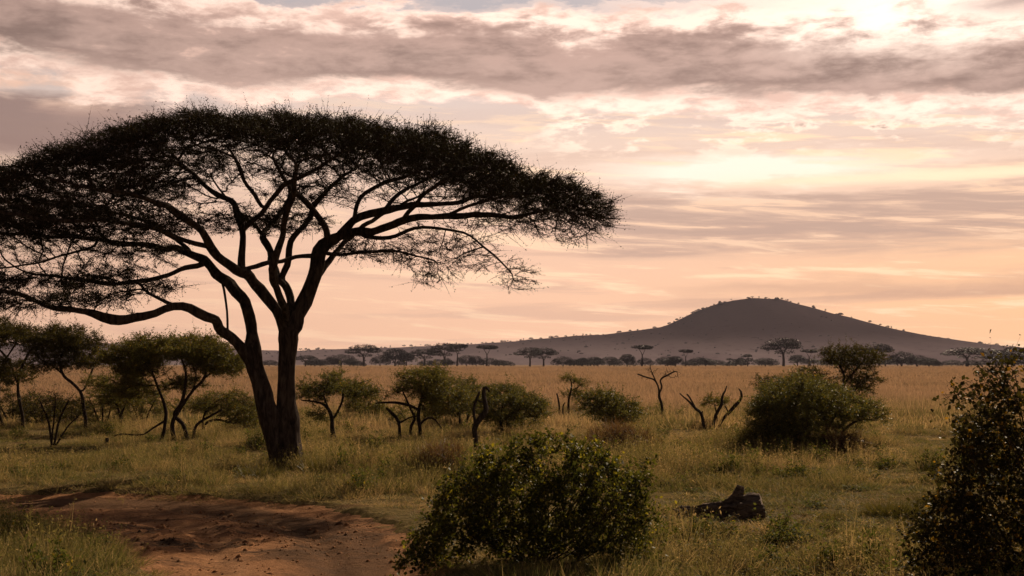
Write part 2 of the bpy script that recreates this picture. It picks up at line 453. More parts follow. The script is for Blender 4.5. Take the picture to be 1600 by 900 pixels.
def skeleton_tree(name, label, cat, base, stems, att, group=None, D=0.2, dk=0.28, tip=0.006, pw=2.3, trop=(0, 0, 0.02),
                  bark=None, leaf=None, twig=None, tw=2.0, tw_len=0.3, tw_w=0.008, lf=6, lf_size=0.05, thr=0.02, up=0.25, spread=1.0,
                  lump=0.12, leaf_aspect=0.5, sides=12, droop=0.1, parts=True, flat=0.55, wfun=None, long=0.05, wig=1.0, zs=1.0, outw=0.0, jit=0.25, iters=150, crown_name='crown', from_frac=0.0, trunk_name='trunk'):
    """stems: lists of (x,y,z,r) in metres, local to base. att: attraction points, local."""
    pos = []; par = []; rr = []
    for si, st in enumerate(stems):
        q = catmull(st, D)
        if wig:   # living wood is never smooth: kinks and swellings along each limb
            k = np.cumsum(np.linalg.norm(np.diff(q[:, :3], axis=0, prepend=q[:1, :3]), axis=1)); f = np.clip(k / 0.8, 0, 1) * np.where(q[:, 3] > .2, .35, 1.0)
            sc = np.clip(q[:, 3] * 1.1 + 0.02, 0, 0.11) * wig
            for ax in range(3):
                o_ = RNG.uniform(0, 90)
                q[:, ax] += ((vnoise(k * 1.1 + o_, k * 0 + o_) - .5) * 1.6 + (vnoise(k * 3.2 + o_, k * 0 + 5) - .5) * .9 + (vnoise(k * 7 + o_, k * 0 + 15) - .5) * .45) * sc * f
            q[:, 3] *= 1 + (vnoise(k * 2.3 + 7 * si, k * 0 + 3) - .5) * .28 * f
        root = -1; first = 0
        if si and len(pos):
            dd = np.linalg.norm(np.array(pos) - q[0, :3], axis=1); k = int(dd.argmin())
            if dd[k] < max(0.35, rr[k] * 2.2) and q[0, 2] > 0.12: root = k
        for p in q:
            par.append(root if first == 0 else len(pos) - 1); first += 1
            pos.append(p[:3]); rr.append(p[3])
    ns = len(pos)
    if att is not None and len(att):
        S3 = np.array([1, 1, zs]); N, par = colonize(np.array(pos) * S3, par, np.asarray(att) * S3, D, dk, iters, trop, jit); N = N / S3
    else: N, par = np.array(pos), np.array(par)
    n = len(N); ch = [[] for _ in range(n)]
    for i, p in enumerate(par):
        if p >= 0: ch[p].append(i)
    r = np.zeros(n); 
    for i in range(n - 1, -1, -1):
        s = sum(r[c] ** pw for c in ch[i]); r[i] = max(tip, s ** (1 / pw)) if ch[i] else tip
    pipe = r.copy()
    r[:ns] = rr
    for i in range(ns, n):
        r[i] = min(r[i], r[par[i]] * (0.85 if par[i] < ns else 1.0))
    root = empty(name, base, label, cat, group)
    g = Geo(); done = np.zeros(n, bool)
    starts = [i for i in range(n) if par[i] < 0]
    stack = list(starts)
    while stack:
        s = stack.pop(); chain = [s]; cur = s
        while ch[cur]:
            cs = sorted(ch[cur], key=lambda c: (-(c < ns), -r[c]))
            nxt = cs[0]
            for c in cs[1:]: stack.append(c)
            chain.append(nxt); cur = nxt
        p = N[chain]; q = r[chain].copy()
        if par[s] >= 0:
            p = np.vstack([N[par[s]], p]); q = np.concatenate([[min(q[0] * 1.25, r[par[s]])], q])
        if len(p) < 2: continue
        if s >= ns: q[-1] *= 0.5
        if len(p) > 3:   # ease the kinks of grown shoots
            pp = p.copy(); pp[1:-1] = (p[:-2] + 2 * p[1:-1] + p[2:]) / 4; p = pp
        mr = q.max()
        sd_ = sides if mr > 0.09 else (7 if mr > 0.035 else (4 if mr > 0.015 else 3))
        tube(g, p, q, sd_, 0, lump if mr > 0.05 else 0, cap=mr > 0.015)
    tr = link(trunk_name, g.mesh(name + '_' + trunk_name, [bark or M_BARK2], True), root)
    # foliage
    if leaf is not None:
        sel = np.array([i for i in range(ns, n) if pipe[i] < thr])
        if len(sel):
            pd = unit(N[sel] - N[par[sel]])
            k = RNG.poisson(tw * (wfun(N[sel]) if wfun else 1.0), len(sel)); idx = np.repeat(np.arange(len(sel)), k)
            p = N[sel][idx] + RNG.normal(size=(len(idx), 3)) * 0.02
            rd = rand_dirs(len(idx)); rd[:, 2] *= flat; d = rd * spread + pd[idx] * 0.8 + unit(N[sel][idx] * np.array([1, 1, 0]) + 1e-6) * outw; d[:, 2] += up; d = unit(d)
            L = tw_len * RNG.uniform(0.4, 1.4, len(idx)) * np.where(RNG.random(len(idx)) < long, 2.0, 1.0)
            gc = Geo(); mid, tp = strips(gc, p, d, L, np.full(len(idx), tw_w), 0, droop)
            if lf:
                k2 = RNG.poisson(lf * L / tw_len / 0.95); j = np.repeat(np.arange(len(idx)), k2)
                t = RNG.uniform(0.1, 1.0, len(j))[:, None]
                lp = np.where(t < .5, p[j] + (mid[j] - p[j]) * t * 2, mid[j] + (tp[j] - mid[j]) * (t * 2 - 1))
                lp = lp + RNG.normal(size=lp.shape) * lf_size * 0.35
                leaves(gc, lp, lf_size, 1, leaf_aspect)
            link(crown_name, gc.mesh(name + '_' + crown_name, [twig or M_TWIG, leaf]), root)
    return root

def ell(c, r, n, hollow=0.0, flat=0.0):
    """points in an ellipsoid; hollow pushes them to the shell"""
    d = rand_dirs(n); u = RNG.random(n) ** (1 / 3)
    u = hollow + (1 - hollow) * u
    p = d * u[:, None] 
    if flat: p[:, 2] = np.where(p[:, 2] < 0, p[:, 2] * flat, p[:, 2])
    return np.asarray(c) + p * np.asarray(r)

def px_tree(name, label, cat, base_uv, stems, blobs, group=None, Y=None, **kw):
    """stems in picture points (u, v, width_px, depth_m); blobs (u, v, ru, rv, n, depth, depth radius)"""
    b = G(*base_uv) if Y is None else P(base_uv[0], base_uv[1], Y)
    Y = b[1]; s = Y / F
    b[2] = float(gz(b[0], b[1])) - 0.03
    def L(u, v, dy):
        q = P(u, v, Y + dy); return q - b
    st = []
    for stem in stems:
        st.append([(*L(u, v, dy), max(w * 0.82, 0.5) * s / 2) for (u, v, w, dy) in stem])
        if abs(stem[0][1] - base_uv[1]) < 18:
            q = st[-1][0]; st[-1][0] = (q[0], q[1], min(q[2], -0.05), q[3])
    att = []
    for bl in blobs:
        u, v, ru, rv, n, dy, rd = bl[:7]; fl = bl[7] if len(bl) > 7 else 0.6
        att.append(ell(L(u, v, dy), (ru * s, rd, rv * s), int(n * 1.25), 0.0, fl))
    att = np.concatenate(att) if att else None
    if att is not None:
        att = att[att[:, 2] > 0.05]
        cn = fbm(att[:, 0] * 1.1 + b[0] * 3 + 60, att[:, 2] * 2.4 + att[:, 1] * .9 + 40, 2)
        cc = np.quantile(cn, kw.pop('gap', .28)); att = att[cn > cc]
    return skeleton_tree(name, label, cat, b, st, att, group, **kw)

# ------------------------------------------------------------------ ground, track, hill
def grid_faces(ny, nx):
    i = np.arange(ny - 1)[:, None] * nx; j = np.arange(nx - 1)[None]
    return np.stack([i + j, i + j + 1, i + nx + j + 1, i + nx + j], -1).reshape(-1, 4)

def ground_material():
    m, nt, out = mat_base('savanna_ground')
    geo = nt.nodes.new('ShaderNodeNewGeometry'); pos = geo.outputs['Position']
    sep = nt.nodes.new('ShaderNodeSeparateXYZ'); nt.links.new(pos, sep.inputs[0])
    y = S(nt, sep.outputs[1])
    fine = noise(nt, pos, 9.0, 8, 0.7)
    med = noise(nt, pos, 0.7, 6, 0.6)
    mp = nt.nodes.new('ShaderNodeMapping'); mp.inputs['Scale'].default_value = (0.35, 1, 1)
    nt.links.new(pos, mp.inputs[0])
    lrg = noise(nt, mp.outputs[0], 0.022, 6, 0.65)
    farf = noise(nt, mp.outputs[0], 0.16, 7, 0.7)
    soil = mix(nt, fine.ss(0.3, 0.7), (0.075, 0.045, 0.026), (0.19, 0.115, 0.062))
    thatch = mix(nt, fine.ss(0.35, 0.65), (0.070, 0.053, 0.024), (0.20, 0.145, 0.066))
    near = mix(nt, med.ss(0.32, 0.5), soil, thatch)
    dry = mix(nt, (farf * 0.6 + lrg * 0.4).ss(0.36, 0.62), (0.17, 0.115, 0.075), (0.36, 0.245, 0.155))
    c = mix(nt, y.ss(42, 90), near, dry)
    pr = nt.nodes.new('ShaderNodeBsdfPrincipled'); pr.inputs['Roughness'].default_value = 0.95
    pr.inputs['Specular IOR Level'].default_value = 0.0
    nt.links.new(c, pr.inputs['Base Color'])
    b = nt.nodes.new('ShaderNodeBump'); b.inputs['Strength'].default_value = 0.6; b.inputs['Distance'].default_value = 0.06
    nt.links.new((fine + med).k, b.inputs['Height']); nt.links.new(b.outputs[0], pr.inputs['Normal'])
    nt.links.new(pr.outputs[0], out.inputs[0])
    return m
def build_ground():
    ys = [-4600, -3000, -1000, -300, -100, -40, -15, -4, 2, 6, 9]; v = 11.0
    while v < 4500:
        ys.append(v); v += max(0.16, (v - 8) * 0.012) if v < 90 else v * 0.05
    ys = np.array(ys + [4600])
    xs = [0.0]; v = 0.0
    while v < 4600: v += 0.18 if v < 13 else max(0.3, (v - 10) * 0.06); xs.append(v)
    xs = np.array(xs); xs[-1] = 4600; xs = np.concatenate([-xs[:0:-1], xs])
    X, Yy = np.meshgrid(xs, ys)
    V = np.stack([X, Yy, gz(X, Yy)], -1).reshape(-1, 3)
    me = make_mesh('ground', V, [grid_faces(len(ys), len(xs))], ground_material(), True)
    tag(link('ground', me), kind='structure')
build_ground()

def track_material():
    m, nt, out = mat_base('red_dirt')
    geo = nt.nodes.new('ShaderNodeNewGeometry'); pos = geo.outputs['Position']
    fine = noise(nt, pos, 14.0, 10, 0.78); grit = noise(nt, pos, 46.0, 4, 0.7); mp = nt.nodes.new('ShaderNodeMapping'); mp.inputs['Scale'].default_value = (0.55, 1.3, 1)
    nt.links.new(pos, mp.inputs[0]); med = noise(nt, mp.outputs[0], 1.8, 8, 0.72, 0.4); lrg = noise(nt, pos, 0.45, 4)
    red = mix(nt, fine.ss(0.3, 0.7), (0.24, 0.120, 0.058), (0.46, 0.225, 0.110))
    dark = mix(nt, fine.ss(0.35, 0.7), (0.05, 0.032, 0.022), (0.135, 0.08, 0.05))
    sep = nt.nodes.new('ShaderNodeSeparateXYZ'); nt.links.new(pos, sep.inputs[0])
    x, y = S(nt, sep.outputs[0]), S(nt, sep.outputs[1])
    clod = (med * 0.7 + lrg * 0.3).ss(0.50, 0.56)
    # dark clod pattern, strongest in the inner part of the bend
    inner = ((x + 5.2) / 3.6); inner2 = (y - 20.2) / 2.6
    zone = ((inner * inner + inner2 * inner2) * -1.0)._op('EXPONENT')
    c = mix(nt, (clod * (zone * 0.9 + 0.25)).clamp(), red, dark)
    c = mix(nt, grit.ss(0.56, 0.70) * 0.6, c, (0.07, 0.045, 0.03))
    c = mix(nt, grit.ss(0.36, 0.28) * 0.5, c, (0.50, 0.33, 0.22))
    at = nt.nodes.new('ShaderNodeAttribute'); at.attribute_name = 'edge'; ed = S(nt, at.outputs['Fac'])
    bank_shade = ed.ss(0.15, 0.5) * ed.ss(2.3, 1.5)  # shade under the outer bank, put into the road colour
    c = mix(nt, bank_shade * 0.72, c, (0.085, 0.050, 0.030))
    worn = (ed.gauss(2.75, .22) + ed.gauss(4.3, .3)) * fine.ss(0.3, 0.5)
    c = mix(nt, (worn * 0.5).clamp(), c, (0.46, 0.25, 0.135))
    pr = nt.nodes.new('ShaderNodeBsdfPrincipled'); pr.inputs['Roughness'].default_value = 0.9
    pr.inputs['Specular IOR Level'].default_value = 0.02
    nt.links.new(c, pr.inputs['Base Color'])
    b = nt.nodes.new('ShaderNodeBump'); b.inputs['Strength'].default_value = 1.0; b.inputs['Distance'].default_value = 0.09
    nt.links.new((fine * 0.6 + med).k, b.inputs['Height']); nt.links.new(b.outputs[0], pr.inputs['Normal'])
    nt.links.new(pr.outputs[0], out.inputs[0])
    return m
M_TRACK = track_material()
def track_z(X, Yy):
    s = sdn(X, Yy)
    rough = np.exp(-((X + 5.2) / 3.6) ** 2 - ((Yy - 20.2) / 2.8) ** 2)
    rel = (np.maximum(fbm(X * 3.1, Yy * 3.1, 4) - 0.5, 0) * 0.12 + (fbm(X * 9, Yy * 9, 2) - 0.5) * 0.05) * (0.3 + rough)
    rut = -0.07 * np.exp(-((s - 0.9) / 0.2) ** 2) - 0.07 * np.exp(-((s - 2.4) / 0.22) ** 2) + .03 * np.exp(-((s - 1.3) / 0.15) ** 2)
    df = far_edge(X, Yy); rut = rut * 0 + (-0.06 * np.exp(-((df - 1.3) / .2) ** 2) - .06 * np.exp(-((df - 2.9) / .22) ** 2) + .03 * np.exp(-((df - 2.1) / .4) ** 2)) * np.clip(s, 0, 1)
    lip = 0.0 * np.exp(-((s - 0.12) / 0.16) ** 2) * fbm(X * 1.5, Yy * 1.5 + 3, 2)
    fade = np.clip((s + 0.28) / 0.5, 0, 1)
    return gz(X, Yy) - 0.06 + 0.155 * fade + rel * fade + rut * fade + lip, s
def build_track():
    xs = np.arange(-17, 1.2, 0.07); ys = np.arange(10.0, 29.0, 0.07)
    X, Yy = np.meshgrid(xs, ys); Z, s = track_z(X, Yy)
    ok = (s > -0.3)
    f = grid_faces(len(ys), len(xs)); f = f[ok.ravel()[f].all(1)]
    used = np.unique(f); remap = np.full(X.size, -1); remap[used] = np.arange(len(used))
    V = np.stack([X, Yy, Z], -1).reshape(-1, 3)[used]
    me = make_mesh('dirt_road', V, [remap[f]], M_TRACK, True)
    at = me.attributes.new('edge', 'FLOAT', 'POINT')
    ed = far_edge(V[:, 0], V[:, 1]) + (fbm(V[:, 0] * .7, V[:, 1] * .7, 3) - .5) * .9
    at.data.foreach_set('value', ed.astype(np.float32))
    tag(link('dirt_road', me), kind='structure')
    # loose clods and small stones
    g = Geo(); n = 5200
    x = RNG.uniform(-13, 0.5, n * 3); y = RNG.uniform(14, 27, n * 3)
    zz, s2 = track_z(x, y); w = 0.12 + np.exp(-((x + 5.2) / 3.6) ** 2 - ((y - 20.2) / 3.0) ** 2)
    k = (s2 > 0.1) & (RNG.random(n * 3) < w * 0.5)
    x, y, zz = x[k], y[k], zz[k]; n = len(x)
    o = np.array([[1, 0, 0], [0, 1, 0], [-1, 0, 0], [0, -1, 0], [0.2, 0.1, .9], [0, 0, -.6]])
    sz = RNG.gamma(1.1, 0.009, n) + 0.006
    V = np.stack([x, y, zz], -1)[:, None] + o[None] * sz[:, None, None] * RNG.uniform(0.6, 1.5, (n, 6, 3))
    i = np.arange(n)[:, None] * 6
    F_ = [i + np.array([t]) for t in ((0, 1, 4), (1, 2, 4), (2, 3, 4), (3, 0, 4), (1, 0, 5), (2, 1, 5), (3, 2, 5), (0, 3, 5))]
    g.add(V.reshape(-1, 3), F_)
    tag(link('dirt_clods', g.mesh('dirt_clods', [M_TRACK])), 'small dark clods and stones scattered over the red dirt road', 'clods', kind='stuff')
build_track()

RIDGE = [(-1400, 545), (-600, 540), (-100, 538), (60, 537), (150, 536), (260, 541), (440, 548), (520, 546), (600, 543), (700, 539), (800, 533), (870, 527), (940, 523), (1000, 517),
         (1040, 509), (1080, 491), (1120, 475), (1150, 469), (1180, 466), (1220, 468), (1250, 476), (1290, 486), (1340, 499), (1400, 516), (1460, 530), (1520, 538),
         (1600, 543), (1800, 547), (2200, 548), (3200, 550)]
HILL_Y = 2700.0
def hill_h(x, y):
    u = x / y * F + 800            # the ridge line follows the land as surveyed from the track
    u = x / HILL_Y * F + 800
    v = np.interp(u, [a for a, b in RIDGE], [b for a, b in RIDGE])
    v = v + (fbm(u * 0.03, y * 0 + 3, 3) - 0.5) * 3
    top = (HOR - v) / F * HILL_Y + CAM_H
    t = np.clip((y - 1500) / (HILL_Y - 1500), 0, 1)
    bk = np.clip((4300 - y) / (4300 - HILL_Y), 0, 1)
    peak = np.clip((top - 60) / 60, 0, 1)
    prof = t ** (1.25 + peak * 0.7)
    h = np.where(y < HILL_Y, prof, bk ** 1.3) * top
    h = h + (fbm(x * 0.006, y * 0.006, 4) - 0.5) * 12 * np.clip(t * 2, 0, 1) * np.clip(1 - t, 0.0, 1) * 1.6
    return h - 4 * (1 - t) ** 4
def hill_material():
    m, nt, out = mat_base('hillside')
    geo = nt.nodes.new('ShaderNodeNewGeometry'); pos = geo.outputs['Position']
    sep = nt.nodes.new('ShaderNodeSeparateXYZ'); nt.links.new(pos, sep.inputs[0])
    z = S(nt, sep.outputs[2])
    gm = nt.nodes.new('ShaderNodeMapping'); gm.inputs['Scale'].default_value = (2.4, .5, 1); nt.links.new(pos, gm.inputs[0])
    big = noise(nt, gm.outputs[0], 0.004, 6, 0.65); sp = noise(nt, pos, 0.05, 4, 0.7)
    grass = mix(nt, big.ss(0.35, 0.65), (0.13, 0.10, 0.11), (0.21, 0.165, 0.175))  # lower slope grass, paled to mauve: low haze put into its colour
    scrub = mix(nt, sp, (0.020, 0.013, 0.013), (0.040, 0.026, 0.025))
    f = ((z + (big - 0.5) * 60.0).ss(4, 66) * 0.9 + sp.ss(0.58, 0.66) * 0.5).clamp()
    c = mix(nt, f, grass, scrub)
    pr = nt.nodes.new('ShaderNodeBsdfPrincipled'); pr.inputs['Roughness'].default_value = 1.0
    pr.inputs['Specular IOR Level'].default_value = 0.0
    nt.links.new(c, pr.inputs['Base Color']); nt.links.new(pr.outputs[0], out.inputs[0])
    return m
def build_hill():
    xs = np.arange(-3200, 3201, 14.0); ys = np.concatenate([np.arange(1450, 2900, 16.0), np.arange(2900, 4400, 60.0)])
    X, Yy = np.meshgrid(xs, ys)
    V = np.stack([X, Yy, hill_h(X, Yy)], -1).reshape(-1, 3)
    tag(link('hill', make_mesh('hill', V, [grid_faces(len(ys), len(xs))], hill_material(), True)), kind='structure')
build_hill()

def haze():
    m, nt, out = mat_base('pale_haze')
    pv = nt.nodes.new('ShaderNodeVolumePrincipled')
    pv.inputs['Color'].default_value = (0.84, 0.78, 1.0, 1); pv.inputs['Density'].default_value = 0.000050
    pv.inputs['Anisotropy'].default_value = 0.0
    nt.links.new(pv.outputs[0], out.inputs['Volume'])
    x0, x1, y0, y1, z0, z1 = -4800, 4800, -4800, 4800, -6, 158
    V = [(x0, y0, z0), (x1, y0, z0), (x1, y1, z0), (x0, y1, z0), (x0, y0, z1), (x1, y0, z1), (x1, y1, z1), (x0, y1, z1)]
    Fc = np.array([[3, 2, 1, 0], [4, 5, 6, 7], [0, 1, 5, 4], [1, 2, 6, 5], [2, 3, 7, 6], [3, 0, 4, 7]])
    tag(link('haze', make_mesh('haze', V, [Fc], m)), 'pale mauve haze lying over the plain before the hill', 'haze', kind='stuff')
haze()

# ------------------------------------------------------------------ the great acacia
def great_acacia():
    b = G(447, 730); Y = b[1]; s = Y / F
    b[2] = float(gz(b[0], b[1])) - 0.05
    def L(u, v, dy=0.0): return P(u, v, Y + dy) - b
    def st(*pts): return [(*L(u, v, dy), w * 0.89 * s / 2) for (u, v, w, dy) in pts]
    stems = [
        st((455, 734, 50, 0), (454, 715, 44, 0), (448, 680, 40, 0), (446, 640, 36, 0), (447, 600, 31, 0), (448, 560, 31, 0), (448, 530, 33, 0), (449, 512, 30, 0),
           (462, 500, 25, .1), (480, 470, 23, .2), (490, 435, 23, .3), (499, 405, 24, .4), (512, 383, 22, .5), (535, 368, 16, .5), (560, 362, 14, .3), (600, 355, 12.5, 0),
           (650, 346, 11, -.3), (717, 340, 9.5, -.6), (780, 336, 7.5, -1), (840, 330, 6, -1.4), (890, 335, 3.5, -1.6)),
        st((442, 734, 50, -.08), (438, 712, 40, -.08), (430, 680, 36, -.1), (419, 640, 34, -.15), (404, 600, 29, -.25), (396, 570, 29, -.3), (392, 545, 26, -.3), (396, 520, 19, -.2),
           (396, 495, 18, 0), (387, 472, 18, .2), (370, 455, 17, .4), (351, 438, 17, .6), (333, 420, 16, .8), (300, 396, 13, 1.2), (262, 388, 11, 1.6),
           (200, 381, 10, 2), (150, 375, 8.5, 2.3), (90, 372, 7.5, 2.6), (30, 368, 6, 3), (-40, 360, 4.5, 3.4), (-100, 352, 3, 3.6)),
        st((393, 566, 24, -.3), (372, 543, 18, -.5), (352, 522, 16.5, -.8), (330, 497, 15, -1.1), (305, 483, 14, -1.4), (280, 484, 12.5, -1.7), (245, 492, 12.5, -2), (215, 492, 12, -2.2),
           (180, 492, 14, -2.4), (140, 486, 9, -2.6), (90, 475, 8, -2.8), (40, 467, 7, -3), (-20, 460, 6, -3.2), (-90, 448, 4, -3.4)),
        # from the right stem, leaning left
        st((448, 522, 26, 0), (434, 497, 17, -.2), (415, 468, 16.5, -.5), (395, 441, 17, -.8), (375, 420, 17, -1.1), (352, 403, 16, -1.4), (334, 380, 15, -1.7), (322, 358, 13, -2),
           (300, 341, 12, -2.3), (265, 325, 11, -2.7), (235, 312, 9, -3.1), (190, 300, 7, -3.6), (140, 292, 5, -4), (80, 285, 4, -4.4)),
        st((378, 425, 13, -.9), (380, 395, 12, -.8), (378, 362, 11, -.7), (362, 335, 11, -.5), (355, 313, 11, -.2), (335, 295, 9, .1), (305, 275, 7.5, .5), (280, 258, 6, 1), (265, 235, 4, 1.4)),
        st((379, 360, 8, -.7), (395, 340, 9, -.9), (412, 322, 9, -1.1), (432, 308, 8, -1.3), (455, 285, 7, -1.6), (490, 262, 6, -1.9), (530, 245, 4, -2.2)),
        st((408, 325, 7, -1.1), (398, 305, 7.5, -1), (380, 282, 7, -.9), (368, 258, 6, -.8), (358, 235, 4, -.7)),
        # middle stems
        st((456, 503, 17, .2), (455, 475, 14, .5), (448, 447, 14, .9), (436, 425, 14, 1.3), (424, 403, 13, 1.7), (418, 380, 12, 2.1), (425, 357, 10, 2.6), (440, 335, 9, 3.1), (450, 310, 7, 3.6), (455, 280, 5, 4.2)),
        st((440, 432, 11, 1.1), (450, 405, 13, 1.1), (457, 380, 12, 1.2), (470, 360, 10, 1.3), (492, 335, 10, 1.6), (505, 310, 8, 1.9), (530, 285, 6, 2.4), (560, 262, 4, 3)),
        st((420, 385, 8, 2), (408, 365, 8, 2.2), (395, 350, 7, 2.6), (370, 330, 6, 3.2), (350, 305, 5, 3.9)),
        # from the heavy right stem
        st((516, 382, 13, .5), (535, 362, 13, .7), (560, 350, 13, .9), (600, 333, 11.5, 1.2), (640, 325, 10, 1.5), (690, 318, 8.5, 1.9), (740, 305, 7, 2.3), (800, 300, 5, 2.7), (850, 298, 3, 3)),
        st((514, 385, 12, .5), (506, 352, 11, .2), (495, 332, 10, 0), (482, 315, 9, -.2), (466, 300, 8, -.5), (445, 275, 6, -.8), (425, 245, 4, -1)),
        st((548, 358, 9, .8), (556, 335, 9, .6), (560, 315, 8.5, .3), (585, 292, 7, -.1), (625, 275, 6, -.6), (680, 262, 4, -1.2)),
        st((600, 333, 8, 1.2), (612, 312, 7, 1.4), (640, 290, 6, 1.8), (680, 272, 4.5, 2.4), (740, 262, 3, 3)),
        st((690, 340, 6, -.5), (740, 322, 5.5, -1), (800, 308, 4.5, -1.6), (860, 305, 3, -2)),
        st((495, 400, 10, .3), (470, 398, 9, 0), (440, 406, 8, -.4), (410, 411, 8, -.8), (380, 417, 7, -1)),
        st((566, 368, 8, .4), (610, 372, 7.5, .8), (650, 362, 6.5, 1), (700, 360, 5, 1.2), (738, 368, 4, 1.2), (757, 385, 4, 1.2), (783, 408, 3.5, 1.2), (803, 428, 2.5, 1.2)),
        st((508, 395, 8, .4), (545, 398, 6.5, -.2), (590, 392, 5.5, -.7), (640, 398, 4, -1), (680, 408, 3, -1.2)),
        # low left branches
        st((318, 414, 11, 1), (290, 418, 8.5, .6), (262, 426, 8, .3), (222, 439, 8, 0), (178, 441, 7, -.3), (133, 437, 6, -.5), (85, 430, 4.5, -.8), (50, 428, 3, -1)),
        st((283, 484, 7, -1.7), (262, 470, 6, -1.5), (245, 462, 5.5, -1.4), (228, 453, 5, -1.2), (218, 441, 4.5, -1)),
        st((150, 386, 5, 2.3), (110, 398, 4.5, 2.1), (67, 412, 4, 2), (20, 418, 3.5, 1.8), (-50, 424, 3, 1.6)),
        st((462, 722, 22, -.1), (478, 730, 13, -.15), (496, 738, 6, -.2)), st((430, 722, 20, -.2), (420, 733, 10, -.35), (408, 742, 4, -.5)), st((447, 718, 22, -.3), (450, 732, 16, -.6), (455, 744, 7, -.9)),
        st((345, 434, 5, .6), (352, 462, 4.5, .5), (356, 500, 4, .45), (357, 522, 3.5, .4)),
        st((330, 385, 9, -1.6), (290, 378, 8, -1.9), (240, 362, 7.5, -2.3), (190, 350, 7, -2.8), (130, 345, 6, -3.3), (60, 335, 5, -3.8), (-20, 325, 3.5, -4.2)),
        st((300, 395, 8, 1.3), (270, 368, 7.5, 1.9), (235, 350, 7, 2.5), (180, 330, 6, 3.2), (120, 318, 5, 3.8), (40, 310, 4, 4.3)),
        # limbs towards and away from the track
        st((452, 505, 14, -.1), (440, 470, 12, -.9), (430, 425, 12, -1.6), (440, 370, 10, -2.4), (455, 310, 8, -3.3), (470, 255, 5, -4.2)),
        st((490, 440, 12, .4), (520, 400, 10, 1.4), (560, 365, 9, 2.4), (610, 330, 7, 3.5), (660, 305, 4, 4.4)),
        st((612, 352, 8, -.1), (650, 320, 7, -1.2), (700, 280, 6, -2.3), (750, 262, 4, -3.2)),
    ]
    A_ = []
    def top_px(u):   # crown outline
        return np.interp(u, [-150, -60, 0, 40, 100, 170, 240, 300, 350, 440, 540, 620, 700, 750, 820, 880, 930, 960],
                         [335, 312, 286, 266, 240, 220, 198, 182, 170, 172, 183, 200, 215, 240, 262, 282, 302, 335])
    # umbrella shell
    n = 11500; u = RNG.uniform(-150, 955, n); dy = RNG.uniform(-1, 1, n)
    w = np.sqrt(np.clip(1 - ((u - 402) / 556) ** 2, 0, 1))
    dy = dy * w * 5.0
    k = RNG.random(n) < (0.35 + w) * 0.8
    u, dy = u[k], dy[k]
    x = (u - 800) * s; yy = dy
    ztop = (HOR - top_px(u)) * s + CAM_H - b[2] + (fbm(u * 0.012 + 3, dy * 0.5 + 8, 4) - 0.52) * 0.8
    rim = np.abs(dy) / 5.0
    ztop = ztop - np.where(dy < 0, 1.25, 0.55) * rim ** 2 - 0.1
    thick = np.interp(u, [-150, 150, 300, 420, 600, 800, 950], [1.9, 1.4, 1.05, .9, 1.0, .95, .5])
    t = RNG.random(len(u)) ** 1.7
    z = ztop - thick * t
    # holes where the sky shows between the tiers
    hole = fbm(x * 0.55 + 30, z * 1.6 + yy * 0.5, 3)
    keep = (t < 0.36) | ((hole > 0.52) & (RNG.random(len(u)) < 0.75))
    A_.append(np.stack([x - b[0], yy, z], -1)[keep])
    def clump(u, v, ru, rv, n, dy, rd): A_.append(ell(L(u, v, dy), (ru * s, rd, rv * s), n))
    for c in [(100, 355, 130, 20, 300, -1.5, 1.6), (20, 360, 110, 20, 240, 2, 1.6), (60, 330, 130, 22, 260, 0, 2), (210, 392, 90, 12, 150, 1, 1.2), (190, 345, 110, 14, 190, -2.5, 1.4),
              (255, 360, 60, 14, 110, 2.2, 1.2), (110, 438, 120, 12, 520, -.6, 1.0), (60, 472, 110, 12, 300, -2.9, 0.9), (-40, 440, 80, 25, 160, -2.5, 1.2), (240, 448, 50, 12, 90, -.8, .6), (150, 462, 70, 8, 120, -1.8, .7), (180, 420, 60, 12, 70, 0.2, .6),
              (350, 345, 60, 14, 90, -1, 1.2), (400, 345, 45, 12, 60, 1.5, 1), (455, 345, 60, 16, 110, 0, 1.6), (490, 300, 80, 20, 110, .5, 1.6), (230, 300, 80, 16, 120, 1, 1.4),
              (600, 396, 80, 12, 190, -.5, 1.0), (545, 385, 45, 10, 60, .4, .8), (672, 425, 38, 26, 80, -.9, .6), (730, 400, 60, 26, 90, 1.0, .8), (806, 430, 32, 30, 90, 1.2, .5), (700, 378, 90, 12, 120, .6, .8),
              (860, 345, 70, 20, 210, -1.4, 1.2), (900, 352, 34, 28, 110, -1.4, .8), (922, 350, 14, 36, 40, -1.2, .4), (880, 370, 30, 12, 40, -1.5, .4), (835, 362, 30, 10, 40, -1, .4), (880, 330, 60, 25, 140, 1, 1.0), (780, 350, 70, 14, 90, -.8, 1)]:
        clump(*c)
    att = np.concatenate(A_)
    def wfun(Q):
        u = (Q[:, 0] + b[0]) / s + 800
        zt = (HOR - top_px(u)) * s + CAM_H - b[2]
        zt = zt - np.where(Q[:, 1] < 0, 1.25, 0.55) * np.minimum(np.abs(Q[:, 1]) / 5.0, 1.2) ** 2
        d = zt - Q[:, 2]
        w_ = np.interp(d, [0, .5, .9, 1.5, 3], [1.5, 1.35, .5, .75, 1.1])
        return w_ * np.where((Q[:, 0] > 1) & (d > 1.1), .55, 1.0)
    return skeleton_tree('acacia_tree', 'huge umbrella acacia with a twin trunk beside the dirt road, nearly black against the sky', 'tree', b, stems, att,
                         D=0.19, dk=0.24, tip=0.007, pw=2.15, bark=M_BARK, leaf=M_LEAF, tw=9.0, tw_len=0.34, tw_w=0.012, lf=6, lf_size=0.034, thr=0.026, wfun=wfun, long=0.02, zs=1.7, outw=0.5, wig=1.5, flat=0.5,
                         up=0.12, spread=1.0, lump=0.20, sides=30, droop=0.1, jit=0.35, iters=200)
great_acacia()

